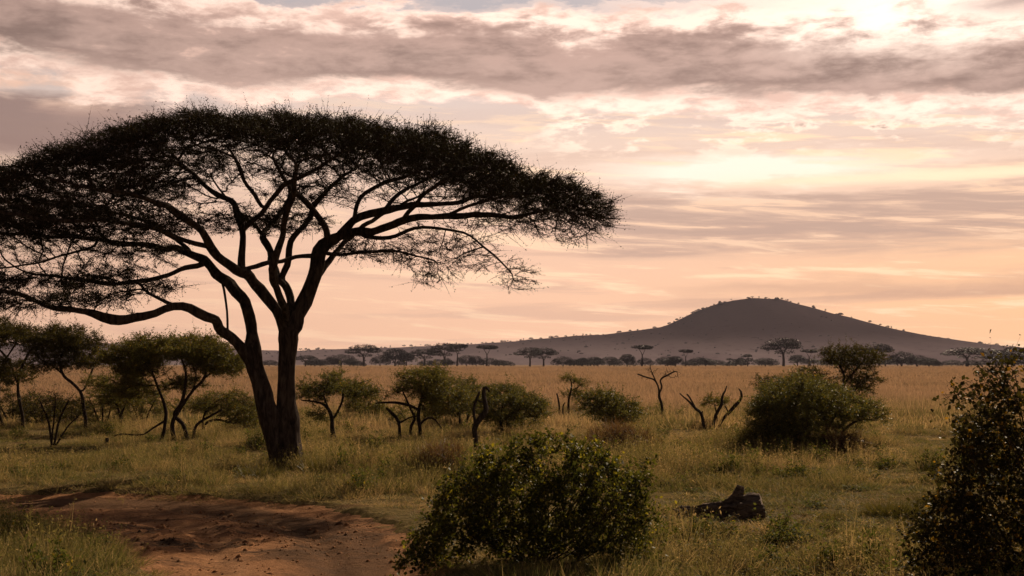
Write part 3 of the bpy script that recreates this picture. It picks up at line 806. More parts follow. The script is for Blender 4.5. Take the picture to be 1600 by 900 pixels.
# ------------------------------------------------------------------ the scrub trees and bushes on the plain
ACA = dict(bark=M_BARK2, leaf=M_LEAF2, D=0.16, dk=0.2, tip=0.006, tw=7, tw_len=0.26, tw_w=0.009, lf=9, lf_size=0.045, thr=0.02, sides=8, lump=0.14, jit=0.5, long=0.1, flat=0.45, zs=1.4, outw=.25)
def scrub(name, label, cat, base, stems, blobs, group=None, **kw):
    a = dict(ACA); a.update(kw)
    return px_tree(name, label, cat, base, stems, blobs, group, **a)
AG = 'scrub acacias standing between the great acacia and the plain'

def build_scrub():
    # left group, beyond and left of the great acacia
    scrub('acacia_tree', 'dark acacia with a leaning thin trunk at the left edge of the photo', 'tree', (36, 672),
          [[(36, 672, 7, 0), (34, 640, 6, 0), (28, 600, 5.5, 0), (40, 560, 5, 0), (58, 535, 4, 0)], [(28, 600, 4, 0), (10, 560, 4, .3), (-15, 530, 3, .5)], [(6, 668, 6, .6), (-4, 630, 5, .6), (0, 580, 4, .7), (20, 540, 3, .8)]],
          [(30, 525, 62, 18, 330, 0, 1.6), (-30, 515, 60, 22, 260, 1, 1.6), (10, 585, 50, 28, 200, 0, 1.2), (-30, 600, 50, 40, 160, .5, 1)], AG, leaf=M_LEAF3, tw=9, gap=.12)
    scrub('acacia_tree', 'flat topped dark acacia on a thin bent trunk, second from the left edge', 'tree', (133, 674),
          [[(134, 674, 7, 0), (133, 645, 6.5, 0), (130, 617, 6, 0), (117, 600, 6, 0), (102, 588, 5.5, 0), (94, 568, 4.5, 0), (98, 548, 3.5, 0)], [(130, 612, 4, 0), (142, 585, 3.5, .3), (148, 565, 3, .4)], [(102, 588, 3.5, 0), (80, 570, 3, -.3), (60, 560, 2.5, -.4)]],
          [(100, 532, 58, 15, 360, 0, 1.7), (130, 565, 40, 16, 150, .3, 1.1), (70, 570, 38, 14, 120, -.2, 1), (110, 514, 30, 8, 80, 0, .8), (105, 545, 62, 20, 240, .5, 1.4)], AG, leaf=M_LEAF3, gap=.12, tw=9)
    scrub('bush', 'bare twiggy grey bush spreading from one root near the left edge', 'bush', (82, 694),
          [[(82, 694, 5, 0), (75, 660, 4, 0), (62, 630, 3, 0)], [(84, 694, 5, 0), (92, 655, 4, .1), (108, 625, 3, .2)], [(80, 694, 4, 0), (84, 650, 3, -.2), (86, 615, 2, -.2)], [(84, 694, 4, 0), (105, 668, 3, .1), (125, 650, 2, .1)]],
          [(85, 640, 45, 34, 260, 0, 1.0)], None, lf=2.0, tw=5, tw_len=.25)
    scrub('acacia_tree', 'small olive acacia left of the broad many-stemmed acacia', 'tree', (188, 676),
          [[(189, 676, 5, 0), (188, 650, 4.5, 0), (180, 630, 4, 0), (165, 610, 3, 0)], [(188, 650, 4, 0), (198, 628, 3.5, .1), (212, 605, 3, .2)]],
          [(182, 598, 48, 24, 330, 0, 1.3), (190, 625, 44, 16, 150, 0, 1)], AG)
    scrub('acacia_tree', 'broad acacia with many bare crossing stems behind the twin trunk on its left', 'tree', (275, 690),
          [[(274, 690, 9, 0), (270, 665, 8, 0), (280, 640, 7, 0), (300, 615, 6, 0), (320, 590, 5.5, 0), (322, 565, 5, 0), (310, 548, 4, 0)],
           [(250, 687, 8, .2), (262, 662, 7, .2), (258, 635, 6, .2), (245, 600, 5, .3), (232, 570, 4, .4), (225, 550, 3, .5)],
           [(296, 682, 9, -.2), (285, 662, 7.5, -.1), (272, 650, 7, 0), (285, 625, 6, -.4), (290, 590, 5, -.5), (282, 560, 4, -.6), (275, 545, 3, -.6)],
           [(303, 686, 6, -.1), (306, 664, 5, -.2), (325, 650, 4, -.3), (345, 640, 3, -.3)],
           [(300, 615, 4, 0), (306, 585, 3.5, .4), (296, 565, 3, .6), (280, 550, 2.5, .9)],
           [(262, 655, 5, .2), (240, 668, 4, .1), (222, 680, 3.5, 0), (190, 678, 3, 0), (172, 686, 2.5, 0)],
           [(320, 590, 4, 0), (345, 572, 3.5, .4), (362, 562, 3, .6)]],
          [(275, 548, 88, 19, 760, 0, 2.2), (330, 565, 52, 18, 240, .3, 1.4), (215, 575, 42, 22, 230, .2, 1.3), (245, 535, 50, 8, 120, -.5, 1.2), (300, 532, 50, 7, 110, 0, 1.2), (205, 610, 28, 22, 90, 0, 1), (280, 600, 40, 18, 60, .5, 1), (210, 560, 50, 26, 300, .6, 1.4), (340, 575, 45, 18, 200, .4, 1.2)], AG, gap=.15, tw=9)
    scrub('bush', 'spreading pale green bush leaning out below the broad acacia, left of the twin trunk', 'bush', (318, 676),
          [[(316, 678, 5, 0), (322, 660, 4.5, 0), (345, 655, 4, 0), (365, 662, 3, 0)], [(318, 678, 5, 0), (318, 650, 4, 0), (335, 630, 3, 0), (360, 615, 2.5, 0)]],
          [(352, 636, 52, 25, 420, 0, 1.2), (378, 650, 28, 24, 170, 0, .9)], None, leaf=M_LEAF2, lf=8)
    UG = 'low thickets under the scrub acacias'
    for k, (u, v, w, h, n, lab) in enumerate([
        (20, 662, 52, 50, 420, 'low dark bush under the leaning acacia at the left edge'), (66, 668, 42, 48, 320, 'low bush under the left end of the flat topped dark acacia'),
        (112, 664, 34, 40, 240, 'rounded bush just left of the thin bent trunk'), (160, 668, 38, 62, 380, 'tall olive bush right of the thin bent trunk'),
        (222, 664, 40, 56, 380, 'olive bush left of the crossing bare stems'), (238, 600, 10, 10, 0, ''), (288, 655, 44, 34, 200, 'low bush seen through the crossing bare stems'),
        (393, 672, 26, 42, 220, 'green bush against the left side of the twin trunk'), (598, 660, 30, 30, 180, 'low bush left of the leafy acacia cluster'),
        (648, 668, 48, 34, 260, 'low undergrowth bush beneath the leafy acacia cluster'), (815, 672, 46, 30, 240, 'low bush under the drooping right arm of the spreading acacia'),
        (1158, 690, 20, 22, 90, 'small bush at the left edge of the large green bush')]):
        if n:
            st_ = [[(u + dx * .2, v, 4, 0), (u + dx * .6, v - h * .4, 3, 0), (u + dx, v - h * .7, 2, 0)] for dx in (-w * .5, 0, w * .5)]
            scrub('bush', lab, 'bush', (u, v), st_, [(u - w * .3, v - h * .5, w * .6, h * .5, n, 0, 1.1, 1), (u + w * .4, v - h * .6, w * .5, h * .42, n, .3, 1.1, 1)], UG, leaf=M_LEAF3 if u < 130 else M_LEAF2, D=.2, dk=.25, gap=.4)
    # between the twin trunk and the foreground bush
    scrub('acacia_tree', 'small acacia with a cone shaped trunk base just right of the twin trunk', 'tree', (522, 692),
          [[(522, 693, 13, 0), (521, 675, 9, 0), (521, 655, 7, 0), (514, 640, 5.5, 0), (502, 628, 4.5, 0), (485, 624, 3.5, 0), (468, 626, 2.5, 0)],
           [(521, 655, 5, 0), (532, 635, 4.5, .1), (538, 612, 4, .1), (533, 595, 3, .1)], [(514, 640, 4, 0), (505, 615, 3.5, -.2), (515, 598, 3, -.3)]],
          [(520, 607, 52, 14, 340, 0, 1.5), (518, 590, 22, 9, 110, 0, .8), (483, 620, 26, 9, 90, -.1, .7), (560, 615, 30, 13, 130, .2, .9), (500, 650, 20, 10, 30, 0, .5)], AG, leaf=M_LEAFG)
    scrub('bush', 'rounded olive bush behind the small acacia right of the twin trunk', 'bush', (566, 662),
          [[(565, 662, 5, 0), (560, 640, 3, 0), (552, 620, 2, 0)], [(567, 662, 5, 0), (572, 640, 3, 0), (582, 620, 2, 0)]],
          [(568, 633, 34, 25, 300, 0, 1.4)], None)
    scrub('acacia_tree', 'leafy acacia cluster on three dark stems with a dead limb poking left', 'tree', (655, 688),
          [[(656, 688, 8, 0), (656, 665, 7, 0), (652, 640, 6.5, 0), (660, 615, 5, 0), (668, 595, 4, 0)],
           [(625, 686, 7, -.2), (622, 660, 6.5, -.2), (612, 645, 6, -.2), (604, 637, 4, -.2)],
           [(643, 684, 7, .1), (642, 665, 6, .1), (650, 655, 5, .1), (640, 635, 4, .1), (632, 612, 3, .2)],
           [(652, 640, 5, 0), (640, 632, 5, -.1), (615, 628, 4.5, -.2), (585, 629, 2.5, -.3)],
           [(656, 662, 4, 0), (675, 650, 4, .2), (690, 668, 2.5, .3)], [(625, 662, 4, -.2), (640, 652, 3, -.1), (655, 650, 3, 0)]],
          [(672, 594, 46, 20, 520, 0, 1.8), (640, 612, 34, 16, 220, 0, 1.2), (690, 618, 46, 24, 430, .3, 1.6), (665, 640, 40, 14, 170, .3, 1)], AG)
    scrub('bush', 'tall green bush behind the leafy acacia cluster', 'bush', (722, 670),
          [[(720, 670, 6, 0), (715, 640, 4, 0), (705, 610, 3, 0)], [(724, 670, 6, 0), (735, 640, 4, 0), (745, 615, 3, 0)]],
          [(722, 628, 44, 38, 900, 0, 2.2)], None, leaf=M_LEAFG, D=.2, dk=.24, lf=8)
    scrub('dead_tree', 'bare black twisted snag with a hooked top in front of the spreading bush', 'tree', (744, 713),
          [[(744, 713, 10, -.3), (744, 690, 9.5, -.3), (743, 665, 10, -.3), (752, 655, 10, -.3), (759, 642, 9, -.3), (757, 622, 8.5, -.3), (752, 606, 8, -.3), (757, 602, 5, -.3), (763, 612, 4, -.3)],
           [(744, 667, 6, 0), (742, 655, 6, 0), (740, 640, 5.5, 0), (745, 625, 5, 0), (749, 612, 4, 0)], [(743, 668, 3, 0), (738, 662, 2, 0)], [(760, 630, 2.5, 0), (767, 622, 1.5, 0)], [(742, 650, 2, 0), (736, 652, 1.5, 0)]],
          [(750, 630, 14, 20, 18, 0, .3)], 'dead trees and snags on the plain', bark=M_DEAD, leaf=None, tip=.008)
    scrub('acacia_tree', 'low spreading acacia with a drooping right arm behind the twisted snag', 'tree', (783, 682),
          [[(785, 680, 8, 0), (782, 660, 6, 0), (775, 645, 5, 0), (760, 640, 4, -.2)], [(782, 660, 6, 0), (800, 645, 5, 0), (818, 637, 4.5, 0), (828, 640, 3.5, 0), (826, 650, 2.5, 0)], [(782, 655, 4, 0), (785, 632, 3, 0), (783, 615, 2, 0)]],
          [(790, 622, 40, 20, 500, .3, 2), (826, 634, 30, 14, 260, 0, 1.2), (785, 650, 36, 20, 330, .5, 1.4), (843, 645, 16, 14, 70, 0, .8)], AG, leaf=M_LEAFG)
    scrub('dry_shrub', 'wide mound of dry brown twigs between the twin trunk and the foreground bush', 'shrub', (683, 746),
          [[(660, 746, 4, 0), (645, 725, 2.5, 0)], [(675, 748, 4, 0), (670, 722, 2.5, 0)], [(690, 748, 4, 0), (695, 722, 2.5, 0)], [(703, 746, 4, 0), (718, 726, 2.5, 0)], [(640, 744, 3, .2), (628, 728, 2, .2)]],
          [(680, 722, 55, 27, 1500, 0, 1.0, 1.0)], 'dry brown shrubs in the grass', leaf=M_DRY, D=.09, dk=.11, tw=7, tw_len=.28, lf=0, tw_w=.009, up=.8, flat=1, outw=0, zs=1, twig=M_DRY, bark=M_TWIG)
    scrub('acacia_tree', 'tiny two-tiered acacia beside two dead stumps on the far grass', 'tree', (889, 648),
          [[(888, 648, 5, 0), (890, 625, 4, 0), (893, 605, 3, 0), (892, 592, 2.5, 0)], [(891, 612, 2.5, 0), (903, 604, 2, 0)]],
          [(890, 592, 14, 5, 60, 0, .7), (905, 600, 13, 5, 70, 0, .6), (894, 618, 18, 8, 130, 0, .9)], AG, D=.18, dk=.2)
    scrub('dead_stump', 'thin broken dead stump beside the tiny two-tiered acacia', 'tree', (873, 650),
          [[(873, 650, 4, 0), (874, 630, 3.5, 0), (870, 616, 2.5, 0)], [(879, 649, 3.5, .2), (880, 635, 3, .2), (884, 628, 1.5, .2)]], [], 'dead trees and snags on the plain', bark=M_DEAD, leaf=None)
    scrub('acacia_tree', 'feathery fan shaped acacia bush right of the foreground bush top', 'tree', (955, 692),
          [[(955, 692, 6, 0), (957, 670, 5, 0), (948, 650, 3.5, 0), (930, 635, 2.5, 0)], [(957, 670, 5, 0), (965, 650, 3.5, 0), (980, 632, 2.5, 0)], [(956, 675, 4, 0), (955, 645, 3, .2), (950, 625, 2, .3)]],
          [(950, 645, 50, 28, 1000, 0, 1.6), (940, 624, 34, 12, 200, 0, 1)], AG, leaf=M_LEAFG)
    scrub('dry_shrub', 'dark brown dry shrub at the foot of the feathery fan shaped acacia', 'shrub', (965, 712),
          [[(950, 712, 4, 0), (940, 690, 2.5, 0)], [(965, 714, 4, 0), (965, 688, 2.5, 0)], [(985, 714, 4, .2), (992, 690, 2.5, .2)], [(1005, 716, 3, .2), (1015, 700, 2, .2)]],
          [(958, 690, 46, 28, 1100, 0, 1.1, 1), (1003, 698, 30, 22, 520, .2, .8, 1)], 'dry brown shrubs in the grass', leaf=M_DRY, D=.09, dk=.12, tw=7, tw_len=.28, lf=0, tw_w=.009, up=.8, flat=1, outw=0, zs=1, twig=M_DRY, bark=M_TWIG)
    scrub('dead_tree', 'small leafless tree with a flat bare crown standing alone before the hill', 'tree', (1036, 658),
          [[(1036, 658, 5, 0), (1036, 640, 5, 0), (1031, 617, 4.5, 0), (1029, 605, 3.5, 0), (1025, 595, 3.5, 0), (1014, 590, 3, 0), (997, 585, 2.5, 0)],
           [(1030, 614, 3.5, 0), (1034, 604, 3.5, 0), (1030, 594, 3.5, 0), (1040, 588, 3, 0), (1050, 582, 2.5, 0), (1057, 580, 2, 0)], [(1024, 594, 2.5, 0), (1018, 580, 2, 0), (1016, 570, 1.5, 0)]],
          [(1028, 580, 26, 9, 130, 0, .9), (1052, 588, 14, 8, 40, 0, .5), (1005, 591, 9, 7, 26, 0, .4)], 'dead trees and snags on the plain', bark=M_DEAD, leaf=None, tip=.008, D=.12, dk=.16)
    scrub('dead_tree', 'bare dead trunk leaning left, leftmost arm of the dead fork', 'tree', (1101, 672),
          [[(1101, 672, 6, 0), (1096, 655, 6, 0), (1087, 640, 5, 0), (1075, 627, 3.5, 0), (1063, 615, 2.5, 0)], [(1089, 643, 4, 0), (1083, 628, 4, 0), (1073, 615, 3, 0)], [(1097, 654, 3, 0), (1098, 642, 2, 0)]],
          [], 'dead trees and snags on the plain', bark=M_DEAD, leaf=None, wig=2.6)
    scrub('dead_tree', 'pair of bare dead stems leaning right beside the dead fork', 'tree', (1113, 672),
          [[(1113, 671, 6, 0), (1118, 650, 6, 0), (1130, 630, 5, 0), (1132, 615, 4, 0), (1136, 602, 2, 0)], [(1119, 671, 6, .2), (1133, 650, 6, .2), (1148, 635, 6, .2), (1156, 617, 5, .2), (1158, 608, 4, .2), (1153, 605, 2, .2)], [(1138, 644, 3, .2), (1134, 634, 2.5, .2)]],
          [], 'dead trees and snags on the plain', bark=M_DEAD, leaf=None, wig=2.6)
    scrub('bush', 'small pale green bush growing through the bare dead stems', 'bush', (1122, 668),
          [[(1122, 668, 3, 0), (1120, 650, 3, 0), (1117, 635, 2, 0)]], [(1122, 628, 22, 10, 130, 0, .9), (1112, 632, 14, 10, 60, 0, .6)], None)
    # right bush
    scrub('acacia_tree', 'sparse brown topped acacia rising behind the large green bush', 'tree', (1330, 668),
          [[(1330, 668, 8, 0), (1325, 640, 7, 0), (1315, 610, 6, 0), (1318, 585, 5, 0), (1305, 560, 3, 0)], [(1318, 600, 5, 0), (1335, 580, 4, 0), (1352, 560, 3, 0)], [(1325, 625, 4, 0), (1340, 605, 3, 0), (1355, 595, 2, 0)]],
          [(1332, 562, 46, 20, 700, 0, 1.9), (1345, 590, 32, 20, 420, 0, 1.4), (1306, 552, 22, 12, 200, 0, .8), (1335, 610, 28, 16, 200, 0, 1)], AG, D=.18, dk=.23, leaf=M_LEAF3)
    scrub('bush', 'dense dark rounded bush crown showing behind the large green bush', 'bush', (1262, 672),
          [[(1262, 672, 6, 0), (1258, 640, 4, 0), (1250, 605, 3, 0)], [(1264, 672, 6, 0), (1270, 635, 4, 0), (1275, 605, 3, 0)]],
          [(1262, 610, 44, 38, 900, 0, 2, 1), (1205, 600, 30, 12, 120, 0, 1)], None, leaf=M_LEAF3, D=.2, dk=.25)
    scrub('bush', 'large green thorn bush on the right half of the plain, reaching the ground', 'bush', (1262, 707),
          [[(1255, 707, 9, 0), (1245, 680, 7, 0), (1225, 650, 5, 0), (1205, 625, 3, 0)], [(1262, 708, 9, 0), (1265, 670, 7, 0), (1262, 635, 5, 0), (1255, 605, 3, 0)], [(1270, 707, 9, 0), (1290, 675, 7, 0), (1310, 645, 5, 0), (1330, 625, 4, 0)],
           [(1310, 700, 6, .2), (1318, 670, 5, .2), (1340, 655, 4, .2), (1370, 658, 3, .2)], [(1248, 707, 6, -.3), (1220, 690, 5, -.4), (1195, 672, 3, -.5)]],
          [(1255, 635, 78, 44, 1700, 0, 2.6, 1), (1205, 655, 40, 38, 620, -.4, 1.3, 1), (1315, 640, 55, 22, 620, .2, 1.6), (1355, 655, 32, 10, 150, .2, 1), (1250, 675, 70, 28, 600, -.6, 1.2, 1), (1190, 688, 26, 14, 120, -.5, .8, 1)], None, leaf=M_LEAFG, D=.17, dk=.22, lf=9, tw=7)
    scrub('dry_shrub', 'low dark brown dry shrub at the right foot of the large green bush', 'shrub', (1310, 712),
          [[(1300, 711, 4, 0), (1292, 692, 2.5, 0)], [(1312, 713, 4, 0), (1314, 690, 2.5, 0)], [(1328, 711, 4, .2), (1338, 695, 2.5, .2)]],
          [(1312, 692, 44, 22, 620, 0, 1, 1)], 'dry brown shrubs in the grass', leaf=M_DRY, D=.1, dk=.12, tw=6, tw_len=.28, lf=0, tw_w=.009, up=.8, flat=1, outw=0, zs=1, twig=M_DRY, bark=M_TWIG)
    scrub('dead_tree', 'tiny leafless shrub far out on the grass near the right edge', 'shrub', (1524, 625),
          [[(1524, 625, 3, 0), (1522, 612, 2.5, 0), (1514, 602, 1.5, 0)], [(1523, 615, 2.5, 0), (1530, 603, 1.5, 0)]],
          [(1522, 604, 18, 8, 50, 0, .8)], 'dead trees and snags on the plain', bark=M_DEAD, leaf=None, D=.3, dk=.4, tip=.015)
    scrub('dead_stump', 'short broken stump with a fallen limb in the grass left of the great acacia', 'tree', (168, 694),
          [[(168, 696, 8, 0), (167, 684, 7, 0)], [(170, 686, 5, 0), (182, 697, 3.5, -.3)]], [], None, bark=M_DEAD, leaf=None)
build_scrub()

def foreground_bushes():
    kb = dict(bark=M_TWIG, D=0.075, dk=0.1, tip=0.0035, tw=3.2, tw_len=0.13, tw_w=0.005, lf=3.3, lf_size=0.048, leaf_aspect=0.75, thr=0.009, sides=6, lump=0, up=0.5, jit=0.45, flat=1.0, long=0.16, wig=1.0, crown_name='foliage', trunk_name='stems')
    b = G(835, 888); Y = b[1]; s = Y / F; b[2] = float(gz(b[0], b[1])) - 0.03
    def L(u, v, dy): return P(u, v, Y + dy) - b
    st = []
    for i in range(34):
        u1 = RNG.uniform(640, 1015); dy = RNG.uniform(-.9, .9)
        v1 = np.interp(u1, [640, 700, 760, 850, 920, 1010], [820, 745, 695, 672, 685, 750]) + RNG.uniform(0, 80)
        p0 = np.array([RNG.uniform(-.25, .25), RNG.uniform(-.2, .2), 0.0]); p2 = L(u1, v1, dy); p1 = (p0 + p2) / 2 + np.array([0, 0, -.1]) + RNG.normal(size=3) * .1
        st.append([(*p0, .014), (*p1, .009), (*p2, .004)])
    att = np.concatenate([ell(L(*c[:2], c[5]), (c[2] * s, c[6], c[3] * s), c[4], 0.35) for c in [
        (850, 800, 125, 80, 2500, 0, .85), (770, 790, 60, 55, 600, -.3, .5), (905, 765, 45, 50, 420, -.3, .4), (650, 850, 16, 14, 40, 0, .2), (1010, 800, 12, 26, 50, 0, .2), (700, 800, 30, 22, 110, .2, .3), (850, 705, 42, 34, 420, 0, .38), (790, 735, 40, 45, 420, 0, .5), (730, 775, 45, 40, 380, 0, .5), (910, 735, 50, 36, 420, .1, .5),
        (690, 850, 50, 40, 420, 0, .5), (965, 790, 42, 60, 520, 0, .6), (660, 880, 40, 25, 160, -.1, .4), (1000, 750, 14, 40, 60, 0, .2), (755, 715, 14, 22, 60, 0, .2), (835, 690, 12, 20, 60, 0, .2), (990, 860, 30, 40, 260, 0, .5), (950, 725, 14, 20, 50, 0, .2)]])
    att = att[att[:, 2] > 0.0]; cn = fbm(att[:, 0] * 4.2 + 60, att[:, 2] * 4.4 + att[:, 1] * 3.2 + 40, 2); att = att[cn > np.quantile(cn, .36)]
    skeleton_tree('bush', 'leafy dark green bush in the bottom middle, at the bend of the dirt road', 'bush', b, st, att, 'big leafy bushes nearest the road', leaf=M_BUSH, **kb)
    # tall thicket at the right edge
    b = np.array([6.15, 14.2, 0.0]); b[2] = float(gz(b[0], b[1])) - .03; Y = b[1]; s = Y / F
    st = []
    for i in range(44):
        u1 = RNG.uniform(1450, 1800); dy = RNG.uniform(-1.2, 1.2)
        v1 = np.interp(u1, [1450, 1490, 1540, 1590, 1800], [800, 700, 610, 570, 560]) + RNG.uniform(0, 110)
        p0 = np.array([RNG.uniform(-.5, .5), RNG.uniform(-.3, .3), 0.0]); p2 = L(u1, v1, dy); p1 = (p0 + p2) / 2 + np.array([0.1, 0, .1]) + RNG.normal(size=3) * .12
        st.append([(*p0, .018), (*p1, .011), (*p2, .004)])
    att = np.concatenate([ell(L(*c[:2], c[5]), (c[2] * s, c[6], c[3] * s), c[4], 0.3) for c in [
        (1650, 810, 165, 145, 3300, 0, 1.15), (1620, 690, 110, 110, 1500, 0, .9), (1545, 700, 50, 70, 420, 0, .5), (1590, 600, 60, 45, 330, 0, .4), (1700, 620, 110, 70, 900, 0, .8),
        (1500, 830, 70, 60, 900, -.2, .7), (1500, 640, 22, 50, 60, 0, .2), (1470, 880, 50, 50, 420, -.2, .5), (1490, 760, 30, 40, 160, 0, .4)]])
    att = att[att[:, 2] > 0.0]; cn = fbm(att[:, 0] * 4.2 + 60, att[:, 2] * 4.4 + att[:, 1] * 3.2 + 40, 2); att = att[cn > np.quantile(cn, .36)]
    skeleton_tree('bush', 'tall dark thicket with yellowing leaves filling the right edge', 'bush', b, st, att, 'big leafy bushes nearest the road', leaf=M_BUSHD, **dict(kb, tw=4.6, lf=2.0, D=.085, dk=.115))
foreground_bushes()

# ------------------------------------------------------------------ the fallen log
def fallen_log():
    b = G(1130, 812); b[2] = float(gz(b[0], b[1]))
    Y = b[1]; s = Y / F
    def L(u, v, dy=0.0): return P(u, v, Y + dy) - b
    root = empty('fallen_log', b, 'weathered grey fallen log with a raised knotty end lying in the grass', 'log')
    g = Geo()
    def rough(c, amp):
        k = np.arange(len(c)); c[:, 3] *= 1 + (vnoise(k * .55 + 3, k * 0 + 2) - .5) * amp; return c
    c = rough(catmull([(*L(1056, 801, .1), 9 * s), (*L(1085, 800, .05), 11 * s), (*L(1115, 799), 13 * s), (*L(1145, 797), 15 * s), (*L(1170, 793, -.05), 18 * s), (*L(1191, 788, -.1), 18 * s)], .05), .35)
    tube(g, c[:, :3], c[:, 3], 26, 0, .5)
    link('trunk', g.mesh('log_trunk', [M_LOG], False), root)
    g = Geo(); c = rough(catmull([(*L(1126, 795), 9 * s), (*L(1142, 784), 8.5 * s), (*L(1153, 772), 7 * s), (*L(1157, 759), 5 * s)], .04), .3)
    tube(g, c[:, :3], c[:, 3], 12, 0, .5); link('branch_stub', g.mesh('log_stub', [M_LOG], False), root)
    g = Geo(); c = rough(catmull([(*L(1140, 806, -.1), 7 * s), (*L(1160, 802, -.25), 8 * s), (*L(1178, 799, -.3), 8 * s), (*L(1194, 797, -.3), 7 * s)], .04), .4)
    tube(g, c[:, :3], c[:, 3], 14, 0, .5)
    for (u, v, du, dv, r) in ((1066, 803, -16, -8, 2.2), (1072, 801, -8, -12, 1.8), (1183, 800, 14, 12, 5), (1170, 806, 6, 12, 5), (1145, 810, -6, 8, 4)):
        c = catmull([(*L(u, v), r * s), (*L(u + du * .5, v + dv * .6, -.03), r * .8 * s), (*L(u + du, v + dv, -.02), r * .3 * s)], .04); q = Geo(); tube(q, c[:, :3], c[:, 3], 7, 0, .4); link('splinter', q.mesh('log_splinter', [M_LOG], False), root)
    link('broken_limb', g.mesh('log_limb', [M_LOG], False), root)
fallen_log()

# ------------------------------------------------------------------ grass
def grass_mat(name, green, straw, far, bias):
    m, nt, out = mat_base(name)
    geo = nt.nodes.new('ShaderNodeNewGeometry'); pos = geo.outputs['Position']
    oi = nt.nodes.new('ShaderNodeObjectInfo')
    rnd = S(nt, geo.outputs['Random Per Island']); orn = S(nt, oi.outputs['Random'])
    sep = nt.nodes.new('ShaderNodeSeparateXYZ'); nt.links.new(pos, sep.inputs[0]); y = S(nt, sep.outputs[1])
    a = noise(nt, pos, 0.28, 4, 0.6); b = noise(nt, pos, 0.035, 4, 0.6)
    f = (a * 1.5 + rnd * 0.32 + orn * 0.2 + b * 0.5 - 0.84 + bias - y.ss(52, 34) * 0.10).clamp()
    c = mix(nt, f.ss(0.28, 0.72), green, straw)
    dn = noise(nt, pos, 0.9, 4, 0.7)
    c = mix(nt, (dn.ss(0.54, 0.68) * 0.6).clamp(), c, (0.055, 0.042, 0.022))
    c = mix(nt, (rnd * 37.0)._op('FRACT').ss(0.86, 0.9) * 0.6, c, (0.50, 0.35, 0.20))
    fn = y + (b - 0.5) * 60.0 + (a - 0.5) * 30.0
    c = mix(nt, fn.ss(40, 88), c, mix(nt, (rnd * 0.3 + a * 0.3 + b * 0.9 - 0.25).clamp().ss(0.25, 0.6), tuple(q * k_ for q, k_ in zip(far, (.52, .58, .55))), far))
    pr = nt.nodes.new('ShaderNodeBsdfPrincipled'); nt.links.new(c, pr.inputs['Base Color'])
    pr.inputs['Roughness'].default_value = 0.7; pr.inputs['Specular IOR Level'].default_value = 0.06
    tr = nt.nodes.new('ShaderNodeBsdfTranslucent'); nt.links.new(mix(nt, 1.0, c, (1.15, 1.05, 0.8), 'MULTIPLY'), tr.inputs[0])
    mx = nt.nodes.new('ShaderNodeMixShader'); mx.inputs[0].default_value = 0.42
    nt.links.new(pr.outputs[0], mx.inputs[1]); nt.links.new(tr.outputs[0], mx.inputs[2]); nt.links.new(mx.outputs[0], out.inputs[0])
    return m
FARC = (0.39, 0.26, 0.185)
M_GR = [grass_mat('green_grass', (0.115, 0.118, 0.038), (0.32, 0.245, 0.110), FARC, -0.14),
        grass_mat('straw_grass', (0.18, 0.155, 0.058), (0.46, 0.325, 0.17), FARC, 0.04)]
M_WEED = leaf_mat('weed_leaves', (0.05, 0.062, 0.02), (0.13, 0.14, 0.045), (0.25, 0.18, 0.04), 0.05, 0.4, 0.03, rough=0.7)
M_TUSS = leaf_mat('dark_tussock_blades', (0.05, 0.05, 0.018), (0.15, 0.12, 0.045), None, 0, 0.35, 0.15)

def tuft_mesh(name, n, rad, h, w, lean, mats, seed=0.0, mi=0):
    g = Geo()
    a = RNG.uniform(0, 2 * math.pi, n); r = rad * np.sqrt(RNG.random(n))
    p = np.stack([r * np.cos(a), r * np.sin(a), np.full(n, -0.03)], -1)
    d = np.stack([np.cos(a) * lean, np.sin(a) * lean, np.ones(n)], -1) + RNG.normal(size=(n, 3)) * 0.28; d[:, 2] = np.abs(d[:, 2])
    d = unit(d); L = h * RNG.uniform(0.45, 1.2, n)
    mid, tp = strips(g, p, d, L, np.full(n, w), mi, 0.18)
    if seed:
        k = RNG.random(n) < seed; t = tp[k]
        for j in range(5):
            leaves(g, t + RNG.normal(size=t.shape) * 0.02 - d[k] * 0.03 * j, 0.035, mi, 0.4)
    return g.mesh(name, mats)

